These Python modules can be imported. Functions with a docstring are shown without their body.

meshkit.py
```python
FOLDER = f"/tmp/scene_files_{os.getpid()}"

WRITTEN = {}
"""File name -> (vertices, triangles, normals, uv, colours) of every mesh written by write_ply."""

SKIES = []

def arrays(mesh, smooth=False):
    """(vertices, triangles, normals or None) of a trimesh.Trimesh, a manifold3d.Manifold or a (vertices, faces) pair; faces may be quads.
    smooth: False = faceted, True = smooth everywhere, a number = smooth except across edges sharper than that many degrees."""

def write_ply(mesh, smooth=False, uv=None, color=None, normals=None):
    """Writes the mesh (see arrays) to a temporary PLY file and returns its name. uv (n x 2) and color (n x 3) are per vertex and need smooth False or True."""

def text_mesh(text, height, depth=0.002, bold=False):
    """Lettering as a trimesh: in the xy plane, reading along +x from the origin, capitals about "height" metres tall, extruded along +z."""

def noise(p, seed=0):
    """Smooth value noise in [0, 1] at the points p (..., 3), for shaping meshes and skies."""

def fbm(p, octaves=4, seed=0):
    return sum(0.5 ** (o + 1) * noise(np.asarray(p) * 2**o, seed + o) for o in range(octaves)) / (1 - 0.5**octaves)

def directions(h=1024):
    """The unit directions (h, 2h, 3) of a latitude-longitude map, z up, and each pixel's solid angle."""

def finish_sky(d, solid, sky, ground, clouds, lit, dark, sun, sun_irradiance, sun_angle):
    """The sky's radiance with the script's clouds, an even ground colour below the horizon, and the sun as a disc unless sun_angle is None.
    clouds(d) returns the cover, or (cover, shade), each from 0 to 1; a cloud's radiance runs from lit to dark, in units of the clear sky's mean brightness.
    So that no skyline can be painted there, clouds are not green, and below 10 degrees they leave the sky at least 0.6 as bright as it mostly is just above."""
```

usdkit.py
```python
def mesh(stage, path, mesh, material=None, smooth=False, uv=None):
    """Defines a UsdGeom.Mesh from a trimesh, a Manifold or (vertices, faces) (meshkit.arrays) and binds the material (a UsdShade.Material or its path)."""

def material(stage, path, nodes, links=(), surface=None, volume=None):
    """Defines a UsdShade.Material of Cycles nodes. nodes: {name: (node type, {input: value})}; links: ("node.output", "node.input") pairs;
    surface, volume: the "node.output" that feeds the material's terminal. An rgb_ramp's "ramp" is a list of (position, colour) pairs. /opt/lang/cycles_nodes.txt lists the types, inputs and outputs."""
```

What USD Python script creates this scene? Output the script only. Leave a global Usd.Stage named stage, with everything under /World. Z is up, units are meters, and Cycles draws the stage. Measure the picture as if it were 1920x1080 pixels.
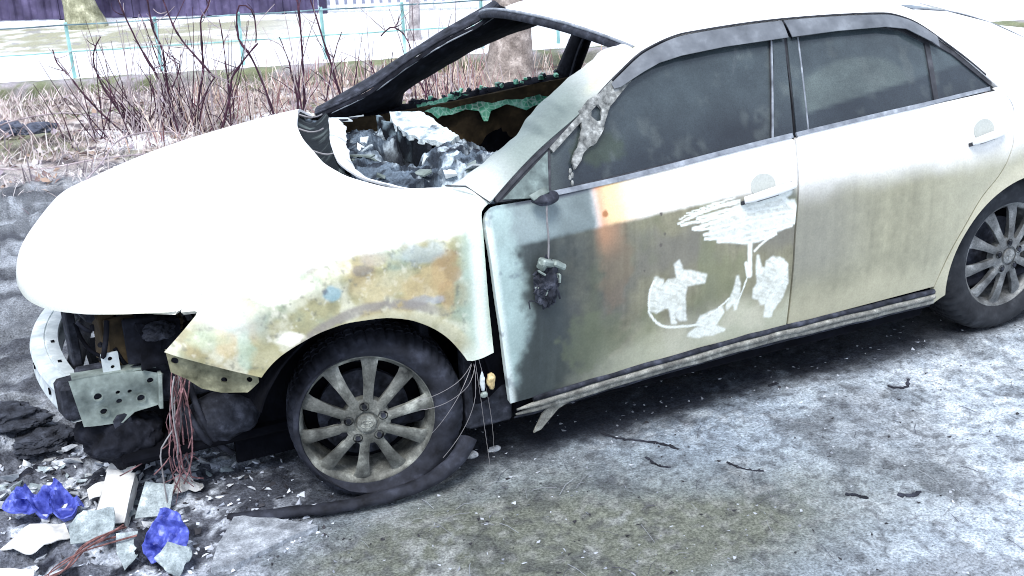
import math, random
import numpy as np, trimesh, usdkit
from scipy.interpolate import PchipInterpolator
from scipy.spatial import Delaunay, cKDTree
from shapely.geometry import Polygon, LineString, Point, box as sbox
import shapely
from shapely import contains_xy
from pxr import Usd, UsdGeom, UsdLux, UsdShade, Gf, Sdf, Vt
from meshkit import noise, fbm

stage = Usd.Stage.CreateInMemory()
UsdGeom.SetStageUpAxis(stage, UsdGeom.Tokens.z)
UsdGeom.Xform.Define(stage, '/World')
UsdGeom.Scope.Define(stage, '/World/Looks')

# ---------------------------------------------------------------- camera
EYE = np.array([-0.9449, -3.9522, 1.8803])
RIGHT = np.array([0.89933971, -0.43575255, -0.03616339])
FWD = np.array([0.39838235, 0.85067695, -0.34298721])
UP = np.cross(RIGHT, FWD)
FOCAL_PX, WIDTH_PX = 2126.1, 1920.0
cam = UsdGeom.Camera.Define(stage, '/World/camera')
cam.CreateHorizontalApertureAttr(36.0)
cam.CreateVerticalApertureAttr(20.25)
cam.CreateFocalLengthAttr(36.0 * FOCAL_PX / WIDTH_PX)
cam.CreateClippingRangeAttr(Gf.Vec2f(0.05, 2000))
cam.CreateExposureAttr(1.5)
mtx = np.eye(4); mtx[0, :3] = RIGHT; mtx[1, :3] = UP; mtx[2, :3] = -FWD; mtx[3, :3] = EYE
cam.AddTransformOp().Set(Gf.Matrix4d(mtx.tolist()))

# ---------------------------------------------------------------- sky and veiled sun
SUN = np.array([-0.30, -0.42, 0.86]); SUN /= np.linalg.norm(SUN)
SUN_ROT = math.atan2(SUN[0], SUN[1]); SUN_EL = math.asin(SUN[2])
sky_mat = usdkit.material(stage, '/World/Looks/sky_air', {
    'sky': ('sky_texture', {'sky_type': 'single_scattering', 'sun_disc': False, 'sun_elevation': SUN_EL, 'sun_rotation': SUN_ROT}),
    'tc': ('texture_coordinate', {}),
    'cl': ('noise_texture', {'scale': 2.2, 'detail': 5.0, 'roughness': 0.55}),
    'rm': ('rgb_ramp', {'ramp': [(0.30, (0.25, 0.25, 0.25)), (0.6, (0.8, 0.8, 0.8))]}),
    'mx': ('mix_color', {'b': (4.6, 4.9, 5.6)}),
    'bg': ('background_shader', {'strength': 0.11})},
    [('tc.generated', 'cl.vector'), ('cl.fac', 'rm.fac'), ('rm.color', 'mx.fac'), ('sky.color', 'mx.a'), ('mx.result', 'bg.color')], surface='bg.background')
dome = UsdLux.DomeLight.Define(stage, '/World/sky')
UsdShade.MaterialBindingAPI.Apply(dome.GetPrim()).Bind(sky_mat)
dome.GetPrim().SetCustomDataByKey('kind', 'structure')
sun = UsdLux.DistantLight.Define(stage, '/World/veiled_sun')
sun.CreateIntensityAttr(0.35); sun.CreateAngleAttr(24.0); sun.CreateNormalizeAttr(True); sun.CreateColorAttr(Gf.Vec3f(1.0, 0.98, 0.94))
zl = SUN; xl = np.cross([0, 0, 1.0], zl); xl /= np.linalg.norm(xl); yl = np.cross(zl, xl)
sm = np.eye(4); sm[0, :3] = xl; sm[1, :3] = yl; sm[2, :3] = zl
sun.AddTransformOp().Set(Gf.Matrix4d(sm.tolist()))

rng = np.random.default_rng(7)
PI = math.pi

# ---------------------------------------------------------------- materials
def mat(name, color, rough=0.6, metal=0.0, var=0.35, scale=14.0, bump=0.0, bscale=60.0, attr=None, tint=None, spec=0.28, fine=0.0, fscale=180.0):
    """A base colour with blotches and fine relief; attr: the colour comes from a vertex primvar instead."""
    n = {'tc': ('texture_coordinate', {}), 'no': ('noise_texture', {'scale': scale, 'detail': 6.0, 'roughness': 0.6}),
         'p': ('principled_bsdf', {'roughness': rough, 'metallic': metal, 'specular_ior_level': spec})}
    l = [('tc.object', 'no.vector')]
    lo, hi = 1 - var, 1 + var
    if attr:
        n['a'] = ('attribute', {'attribute': attr})
        n['r'] = ('rgb_ramp', {'ramp': [(0.30, (lo,) * 3), (0.70, (hi,) * 3)]})
        n['m'] = ('mix_color', {'blend_type': 'multiply', 'fac': 1.0, 'use_clamp': False})
        l += [('no.fac', 'r.fac'), ('a.color', 'm.a'), ('r.color', 'm.b')]
        out = 'm.result'
    else:
        c = np.array(color, float); c2 = np.array(tint if tint is not None else color, float)
        n['r'] = ('rgb_ramp', {'ramp': [(0.30, tuple(c * lo)), (0.55, tuple((c + c2) / 2)), (0.72, tuple(np.minimum(c2 * hi, 0.9)))]})
        l += [('no.fac', 'r.fac')]
        out = 'r.color'
    if fine:
        n['nf'] = ('noise_texture', {'scale': fscale, 'detail': 4.0, 'roughness': 0.7})
        n['rf'] = ('rgb_ramp', {'ramp': [(0.33, (1 - fine,) * 3), (0.67, (1 + fine,) * 3)]})
        n['mf'] = ('mix_color', {'blend_type': 'multiply', 'fac': 1.0, 'use_clamp': False})
        l += [('tc.object', 'nf.vector'), ('nf.fac', 'rf.fac'), (out, 'mf.a'), ('rf.color', 'mf.b')]
        out = 'mf.result'
    l += [(out, 'p.base_color')]
    if bump:
        n['nb'] = ('noise_texture', {'scale': bscale, 'detail': 6.0, 'roughness': 0.65})
        n['bp'] = ('bump', {'strength': 1.0, 'distance': bump})
        l += [('tc.object', 'nb.vector'), ('nb.fac', 'bp.height'), ('bp.normal', 'p.normal')]
    return usdkit.material(stage, '/World/Looks/' + name, n, l, surface='p.BSDF')

M = {}
M['paint'] = mat('scorched_paint', None, 0.42, attr='paint', var=0.05, scale=9, fine=0.10, fscale=140, bump=0.0006, bscale=90)
M['coat'] = mat('weathered_coat', None, 0.8, attr='paint', var=0.16, scale=14, fine=0.35, fscale=110, bump=0.003, bscale=70, spec=0.15)
M['white'] = mat('white_paint', (0.80, 0.80, 0.79), 0.36, var=0.03, scale=5, fine=0.03)
M['soot'] = mat('soot', (0.006, 0.0065, 0.010), 0.9, var=0.5, scale=18, bump=0.004, bscale=45, tint=(0.016, 0.018, 0.026), spec=0.12)
M['char'] = mat('charred_metal', (0.012, 0.014, 0.020), 0.7, metal=0.15, var=0.6, scale=22, bump=0.003, bscale=60, tint=(0.055, 0.06, 0.08), spec=0.15)
M['rust'] = mat('burnt_brown_metal', (0.055, 0.040, 0.028), 0.75, metal=0.15, var=0.6, scale=16, bump=0.002, bscale=80, tint=(0.13, 0.10, 0.06))
M['olive'] = mat('olive_metal', (0.14, 0.14, 0.085), 0.65, metal=0.2, var=0.5, scale=18, bump=0.0015, bscale=80, tint=(0.34, 0.33, 0.22))
M['galv'] = mat('burnt_galvanised_metal', (0.16, 0.20, 0.185), 0.55, metal=0.3, var=0.4, scale=16, bump=0.001, bscale=90, tint=(0.30, 0.35, 0.33))
M['beam'] = mat('pale_beam_metal', (0.46, 0.53, 0.56), 0.5, metal=0.1, var=0.25, scale=14, tint=(0.68, 0.73, 0.74))
M['rubber'] = mat('burnt_rubber', (0.010, 0.011, 0.016), 0.8, var=0.6, scale=13, bump=0.002, bscale=90, tint=(0.036, 0.040, 0.056), spec=0.2)
M['rubber_rear'] = mat('dusty_rubber', (0.014, 0.016, 0.021), 0.85, var=0.4, scale=12, bump=0.001, bscale=120, tint=(0.038, 0.041, 0.047), spec=0.2)
M['alloy'] = mat('dusty_alloy', (0.035, 0.037, 0.037), 0.6, metal=0.25, var=0.7, scale=11, tint=(0.27, 0.28, 0.255), bump=0.0008, bscale=120, fine=0.25)
M['alloy_rear'] = mat('grey_alloy', (0.07, 0.074, 0.08), 0.5, metal=0.35, var=0.6, scale=13, tint=(0.25, 0.26, 0.26), fine=0.3)
M['trim'] = mat('dark_trim', (0.025, 0.027, 0.034), 0.45, var=0.4, scale=20, tint=(0.05, 0.052, 0.06))
M['belt'] = mat('belt_trim', (0.16, 0.18, 0.215), 0.35, var=0.35, scale=20, tint=(0.31, 0.34, 0.38))
M['guard'] = mat('smoked_plastic', (0.09, 0.10, 0.115), 0.25, var=0.25, scale=10, tint=(0.17, 0.185, 0.205), spec=0.5)
M['melt'] = mat('melted_plastic', (0.13, 0.14, 0.14), 0.75, var=0.6, scale=45, bump=0.005, bscale=90, tint=(0.34, 0.35, 0.34))
M['nut'] = mat('lug_nut_steel', (0.012, 0.012, 0.014), 0.5, metal=0.4, var=0.3)
M['wire'] = mat('scorched_copper', (0.10, 0.05, 0.055), 0.7, var=0.6, scale=50, tint=(0.32, 0.17, 0.185))
M['wire_pale'] = mat('bare_wire', (0.28, 0.27, 0.28), 0.5, metal=0.3, var=0.3, scale=40)
M['liner'] = mat('black_liner', (0.004, 0.0045, 0.007), 0.95, var=0.5, scale=14, bump=0.004, bscale=40, spec=0.06)
M['vinyl'] = mat('scorched_door_lining', (0.030, 0.022, 0.014), 0.8, var=0.6, scale=9, bump=0.003, bscale=40, tint=(0.10, 0.07, 0.035))

def glass_mat():
    n = {'tc': ('texture_coordinate', {}), 'no': ('noise_texture', {'scale': 4.0, 'detail': 7.0, 'roughness': 0.65}),
         'nf': ('noise_texture', {'scale': 210.0, 'detail': 4.0, 'roughness': 0.7}),
         'a': ('attribute', {'attribute': 'paint'}), 'r': ('rgb_ramp', {'ramp': [(0.3, (0.6, 0.6, 0.62)), (0.7, (1.4, 1.4, 1.36))]}), 'm0': ('mix_color', {'blend_type': 'multiply', 'fac': 1.0, 'use_clamp': False}),
         'rf': ('rgb_ramp', {'ramp': [(0.35, (0.8, 0.8, 0.8)), (0.65, (1.22, 1.22, 1.22))]}),
         'mm': ('mix_color', {'blend_type': 'multiply', 'fac': 1.0, 'use_clamp': False}),
         'p': ('principled_bsdf', {'roughness': 0.10, 'specular_ior_level': 0.5}),
         't': ('transparent_bsdf', {'color': (0.16, 0.20, 0.23)}), 'mx': ('mix_closure', {'fac': 0.22})}
    l = [('tc.object', 'no.vector'), ('tc.object', 'nf.vector'), ('no.fac', 'r.fac'), ('nf.fac', 'rf.fac'), ('a.color', 'm0.a'), ('r.color', 'm0.b'), ('m0.result', 'mm.a'), ('rf.color', 'mm.b'),
         ('mm.result', 'p.base_color'), ('p.BSDF', 'mx.closure1'), ('t.BSDF', 'mx.closure2')]
    return usdkit.material(stage, '/World/Looks/dusty_tinted_glass', n, l, surface='mx.closure')
M['glass'] = glass_mat()

# ---------------------------------------------------------------- objects
taken = {}
def numbered(path):
    k = taken.get(path, -1) + 1
    taken[path] = k
    return path if k == 0 else '%s_%03d' % (path, k)
def tag(p, label=None, cat=None, group=None, kind=None):
    p = p.GetPrim() if hasattr(p, 'GetPrim') else p
    for k, v in (('label', label), ('category', cat), ('group', group), ('kind', kind)):
        if v: p.SetCustomDataByKey(k, v)
    return p
def thing(name, label, cat, loc=(0, 0, 0), rz=0, group=None, tilt=None):
    x = UsdGeom.Xform.Define(stage, numbered('/World/' + name))
    x.AddTranslateOp().Set(Gf.Vec3d(*map(float, loc)))
    if rz or tilt is not None: x.AddRotateZOp().Set(math.degrees(rz))
    return tag(x, label, cat, group)
def node(name, parent):
    return UsdGeom.Xform.Define(stage, numbered(str(parent.GetPath()) + '/' + name)).GetPrim()
def put(name, mesh, m, parent=None, smooth=30, paint=None, label=None, cat=None, group=None, kind=None):
    path = numbered((str(parent.GetPath()) if parent else '/World') + '/' + name)
    if paint is not None: smooth = True if smooth else False
    g = usdkit.mesh(stage, path, mesh, M[m] if isinstance(m, str) else m, smooth=smooth)
    if paint is not None:
        UsdGeom.PrimvarsAPI(g).CreatePrimvar('paint', Sdf.ValueTypeNames.Color3fArray, 'vertex').Set(Vt.Vec3fArray.FromNumpy(np.clip(paint, 0.004, 0.88).astype(np.float32)))
    return tag(g, label, cat, group, kind)
def dup(root, loc, rz, label, group=None, cat=None):
    was = root.GetCustomData()
    base = root.GetName().rstrip('0123456789').rstrip('_') if root.GetName()[-3:].isdigit() else root.GetName()
    x = thing(base, label, cat or was['category'], loc, rz, group or was.get('group'))
    x.GetReferences().AddInternalReference(root.GetPath()); x.SetInstanceable(True)
    return x

# ---------------------------------------------------------------- mesh helpers
def cat_(ms):
    vs, fs, o = [], [], 0
    for m in ms:
        v, f = (m.vertices, m.faces) if isinstance(m, trimesh.Trimesh) else m
        f = np.asarray(f)
        if f.shape[1] == 4: f = np.vstack([f[:, [0, 1, 2]], f[:, [0, 2, 3]]])
        vs.append(np.asarray(v, float)); fs.append(f + o); o += len(v)
    return np.vstack(vs), np.vstack(fs)
def bx(c, s, rz=0, ry=0, rx=0, ch=0.0):
    if ch:
        s = np.array(s, float); q = s / 2; r = min(ch, q.min() * 0.8)
        pts = [[sx * (q[0] - (a != 0) * r), sy * (q[1] - (a != 1) * r), sz * (q[2] - (a != 2) * r)] for sx in (-1, 1) for sy in (-1, 1) for sz in (-1, 1) for a in (0, 1, 2)]
        b = trimesh.convex.convex_hull(np.array(pts))
    else: b = trimesh.creation.box(s)
    R = trimesh.transformations.euler_matrix(rx, ry, rz, 'sxyz'); R[:3, 3] = c
    b.apply_transform(R); return b
def tube(P, r, n=6, cap=True):
    P = np.asarray(P, float); t = np.gradient(P, axis=0); t /= np.linalg.norm(t, axis=1, keepdims=True) + 1e-12
    ref = np.array([0.31, 0.2, 0.93]) if abs(t[0] @ np.array([0.31, 0.2, 0.93])) < 0.9 else np.array([1.0, 0.1, 0])
    a = np.cross(t, ref); a /= np.linalg.norm(a, axis=1, keepdims=True) + 1e-12; b = np.cross(t, a)
    r = np.broadcast_to(np.asarray(r, float), (len(P),)); ang = np.arange(n) * 2 * PI / n
    v = (P[:, None] + r[:, None, None] * (np.cos(ang)[None, :, None] * a[:, None] + np.sin(ang)[None, :, None] * b[:, None])).reshape(-1, 3)
    i, j = np.meshgrid(np.arange(len(P) - 1), np.arange(n), indexing='ij')
    q = np.stack([i * n + j, i * n + (j + 1) % n, (i + 1) * n + (j + 1) % n, (i + 1) * n + j], -1).reshape(-1, 4)
    f = np.vstack([q[:, [0, 2, 1]], q[:, [0, 3, 2]]])
    if cap:
        f = np.vstack([f, [[0, k, k + 1] for k in range(1, n - 1)], [[(len(P) - 1) * n, (len(P) - 1) * n + k + 1, (len(P) - 1) * n + k] for k in range(1, n - 1)]])
    return v, f
def smoothline(P, n):
    P = np.asarray(P, float); s = np.r_[0, np.cumsum(np.linalg.norm(np.diff(P, axis=0), axis=1))]
    return PchipInterpolator(s, P)(np.linspace(0, s[-1], n))
def grid_faces(nu, nv, flip=False):
    i, j = np.meshgrid(np.arange(nu - 1), np.arange(nv - 1), indexing='ij')
    a, b, c, d = i * nv + j, i * nv + j + 1, (i + 1) * nv + j + 1, (i + 1) * nv + j
    f = np.vstack([np.stack([a, b, c], -1).reshape(-1, 3), np.stack([a, c, d], -1).reshape(-1, 3)])
    return f[:, ::-1] if flip else f
def orient(v, f, d):
    n = np.cross(v[f[:, 1]] - v[f[:, 0]], v[f[:, 2]] - v[f[:, 0]]).sum(0)
    return f if n @ np.asarray(d) > 0 else f[:, ::-1]
def patch(P, out, thick=0.012, skin=True):
    """A structured sheet P (nu, nv, 3) facing 'out', with folded edges and an inner skin."""
    nu, nv = P.shape[:2]; v = P.reshape(-1, 3); f = orient(v, grid_faces(nu, nv), out)
    n = np.zeros_like(v); fn = np.cross(v[f[:, 1]] - v[f[:, 0]], v[f[:, 2]] - v[f[:, 0]])
    for k in range(3): np.add.at(n, f[:, k], fn)
    n /= np.linalg.norm(n, axis=1, keepdims=True) + 1e-12
    idx = np.arange(nu * nv).reshape(nu, nv)
    ring = np.r_[idx[0, :-1], idx[:-1, -1], idx[-1, :0:-1], idx[:0:-1, 0]]
    return finish(v, f, n, ring, thick, skin)
def finish(v, f, n, ring, thick, skin):
    """Adds edge strips and inner skin to an open sheet; returns vertices, faces, and the source vertex of each."""
    m, k = len(v), len(ring)
    e1, e2 = v[ring], v[ring] - n[ring] * thick
    vs, fs, src = [v, e1, e2], [f], [np.arange(m), ring, ring]
    a = np.arange(k); b = (a + 1) % k
    quad = np.vstack([np.stack([m + a, m + b, m + k + b], -1), np.stack([m + a, m + k + b, m + k + a], -1)])
    ce = np.cross(vs[1][b] - vs[1][a], n[ring]); mid = v.mean(0)
    allv = np.vstack(vs); q0 = quad[:k]
    qn = np.cross(allv[q0[:, 1]] - allv[q0[:, 0]], allv[q0[:, 2]] - allv[q0[:, 0]])
    if ((allv[q0[:, 0]] - mid) * qn).sum() < 0: quad = quad[:, ::-1]
    fs.append(quad)
    if skin:
        vs.append(v - n * thick); src.append(np.arange(m)); fs.append(f[:, ::-1] + m + 2 * k)
    return np.vstack(vs), np.vstack(fs), np.concatenate(src)
def sheet(poly, lift, h, out, thick=0.015, skin=False, eps=1e-3):
    """A panel: the polygon (2-D) filled with points h apart, mapped by lift(a, b) to 3-D, with folded edges."""
    poly = poly if isinstance(poly, Polygon) else Polygon(poly)
    poly = poly.buffer(0)
    if poly.geom_type != 'Polygon': poly = max(poly.geoms, key=lambda g: g.area)
    rings, pts = [], []
    for r in [poly.exterior, *poly.interiors]:
        L = r.length; k = max(8, int(L / (h * 0.9)))
        base = np.array(r.coords)[:-1]
        s = np.array([r.project(Point(p)) for p in base])
        t = np.linspace(0, L, k, endpoint=False)
        dist = np.abs(t[:, None] - s[None]).min(1)
        t = np.sort(np.r_[t[dist > h * 0.4], s])
        q = np.array([r.interpolate(a).coords[0] for a in t]); rings.append(q)
    x0, y0, x1, y1 = poly.bounds
    gx, gy = np.meshgrid(np.arange(x0, x1, h), np.arange(y0, y1, h * 0.9), indexing='ij')
    gx = gx + (np.arange(gx.shape[1]) % 2)[None] * h * 0.5
    g = np.c_[gx.ravel(), gy.ravel()]
    inner = poly.buffer(-h * 0.45)
    g = g[contains_xy(inner, g[:, 0], g[:, 1])]
    P2 = np.vstack(rings + [g])
    tri = Delaunay(P2).simplices
    c = P2[tri].mean(1); tri = tri[contains_xy(poly, c[:, 0], c[:, 1])]
    e1, e2 = P2[tri[:, 1]] - P2[tri[:, 0]], P2[tri[:, 2]] - P2[tri[:, 0]]
    ar = e1[:, 0] * e2[:, 1] - e1[:, 1] * e2[:, 0]
    tri = tri[np.abs(ar) > 1e-10]; ar = ar[np.abs(ar) > 1e-10]
    tri = np.where((ar > 0)[:, None], tri, tri[:, ::-1])
    v = lift(P2[:, 0], P2[:, 1])
    f = orient(v, tri, out)
    # normals from the analytic surface
    a = lift(P2[:, 0] + eps, P2[:, 1]) - lift(P2[:, 0] - eps, P2[:, 1]); b = lift(P2[:, 0], P2[:, 1] + eps) - lift(P2[:, 0], P2[:, 1] - eps)
    n = np.cross(a, b); n *= np.sign(n @ np.asarray(out, float))[:, None]; n /= np.linalg.norm(n, axis=1, keepdims=True) + 1e-12
    V, F, src = [v], [f], [np.arange(len(v))]; o = len(v); start = 0
    for q in rings:
        ring = np.arange(start, start + len(q)); start += len(q); k = len(q)
        V += [v[ring], v[ring] - n[ring] * thick]; src += [ring, ring]
        i = np.arange(k); j = (i + 1) % k
        F.append(np.vstack([np.stack([o + i, o + j, o + k + j], -1), np.stack([o + i, o + k + j, o + k + i], -1)])); o += 2 * k
    if skin:
        V.append(v - n * thick); src.append(np.arange(len(v))); F.append(f[:, ::-1] + o)
    return np.vstack(V), np.vstack(F), P2[np.concatenate(src)]
def sstep(a, b, x):
    t = np.clip((np.asarray(x, float) - a) / (b - a), 0, 1); return t * t * (3 - 2 * t)
def mixc(c, new, w):
    return c * (1 - w[:, None]) + np.asarray(new, float) * w[:, None]
def blob(p, c, r):
    """1 at c falling to 0 at the radii r, with a ragged rim."""
    d = np.sqrt((((p - np.asarray(c)) / np.asarray(r)) ** 2).sum(1))
    k = np.c_[p * 30, np.zeros(len(p))]
    return 1 - sstep(0.60, 1.05, d + 0.95 * (fbm(k, 4, seed=int(abs(c[0]) * 97)) - 0.5))
def n2(p, s, seed=0, oct=4, stretch=(1, 1)):
    return fbm(np.c_[p[:, 0] * s * stretch[0], p[:, 1] * s * stretch[1], np.full(len(p), 3.3)], oct, seed)
# ================================================================ the burnt car: shape functions
def pc(*pts):
    a=np.array(pts,float);f=PchipInterpolator(a[:,0],a[:,1],extrapolate=False);lo,hi=a[0],a[-1]
    return lambda x:f(np.clip(x,lo[0],hi[0]))
prof=pc((.05,.835),(.19,.862),(.26,.880),(.40,.899),(.55,.909),(.70,.909),(.80,.902))
zbelt=pc((.40,.915),(.60,.914),(.80,.921),(1.52,.975),(2.28,1.022),(2.70,1.04),(3.4,1.05))
ye=pc((-.58,.69),(-.3,.715),(0,.72),(.334,.713),(.45,.72))
ze=pc((-.60,.66),(-.5,.72),(-.3,.815),(0,.895),(.334,.957),(.45,.972))
zc=pc((-.6,.56),(-.5,.60),(-.3,.70),(0,.785),(.3,.80),(.45,.80))
qx=pc((-.6,1.6),(0,1.7),(.25,2.2),(.42,3.5))
yc=pc((-.62,.755),(-.5,.80),(-.33,.86),(-.15,.892),(.05,.905),(.4,.902),(2.4,.902),(2.9,.90),(3.4,.87),(3.7,.80),(3.82,.72))
def S(x,z):
    """half width of the lower body"""
    x,z=np.broadcast_arrays(np.asarray(x,float),np.asarray(z,float))
    low=yc(x)+prof(np.minimum(z,zc(x)+0*z)*(.80/zc(x)))-prof(.80)
    r1=np.hypot(x-.03,z-.29);r2=np.hypot(x-2.775,z-.33)
    low=low+.014*np.exp(-((r1-.36)/.045)**2)+.014*np.exp(-((r2-.36)/.045)**2)
    w=np.clip((z-zc(x))/(ze(x)-zc(x)),0,1.3)
    fen=low-(yc(x)-ye(x))*w**qx(x)
    w2=np.clip((z-.80)/(zbelt(x)-.80),0,1.6)
    door=low-.042*w2**1.25
    b=np.clip((x-.34)/.12,0,1);b=b*b*(3-2*b)
    return np.where(x<.34,fen,np.where(x>.46,door,fen*(1-b)+door*b))
def G(x,z):
    """half width of the greenhouse"""
    zb=zbelt(x)
    return .860-(z-zb)*.50-.10*(z-zb)**2-np.clip((x-2.2)/.6,0,2)*.035
xf=pc((0,-.92),(.15,-.91),(.32,-.87),(.5,-.765),(.6,-.66),(.70,-.52),(.73,-.48))
hz=pc((-.95,.78),(-.84,.812),(-.70,.892),(-.45,.968),(-.15,1.022),(.2,1.062),(.5,1.075))
def H(x,y):
    a=np.abs(y);e=ze(x);y0=ye(x)
    top=hz(x)-(hz(x)-e)*np.clip(a/y0,0,1.1)**3.2
    lip=.655+.05*np.clip(a/.7,0,1)**2
    d=np.clip((x-xf(a))/.20,0,1)
    rise=np.sqrt(np.clip(1-(1-d)**2.4,0,1))
    return lip+(np.maximum(top,lip+.005)-lip)*rise

WHITE = np.array([0.80, 0.80, 0.79])
def side_lift(off=0.0, sgn=-1):
    return lambda x, z: np.stack([x, sgn * (S(x, z) + off), z], -1)
def glass_lift(off=0.0, sgn=-1):
    return lambda x, z: np.stack([x, sgn * (G(x, z) + off), z], -1)
NEAR, FAR = (0, -1, 0.15), (0, 1, 0.15)
ARC_F, ARC_R = (0.03, 0.29), (2.775, 0.33)
car = thing('burnt_sedan', 'burnt out white sedan with missing windscreen, scorched left side and torn off front bumper', 'car')

# outlines in the side plane (x along the car, z up)
SEAM_F = [(.434, .922), (.406, .90), (.397, .856), (.394, .739), (.397, .633), (.403, .523), (.412, .387), (.420, .30)]
SEAM_D = [(.441, .912), (.418, .895), (.408, .856), (.415, .739), (.424, .633), (.436, .523), (.452, .387), (.474, .237)]
ARCH_F = [(-.326, .515), (-.276, .568), (-.213, .606), (-.132, .638), (-.052, .651), (.029, .648), (.113, .628), (.181, .593), (.241, .544), (.285, .488), (.314, .441)]
def curve(P, n=40):
    return [tuple(q) for q in smoothline(np.array(P), n)]
B_X = pc((.28, 1.602), (.62, 1.597), (.85, 1.611), (.975, 1.617))

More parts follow.
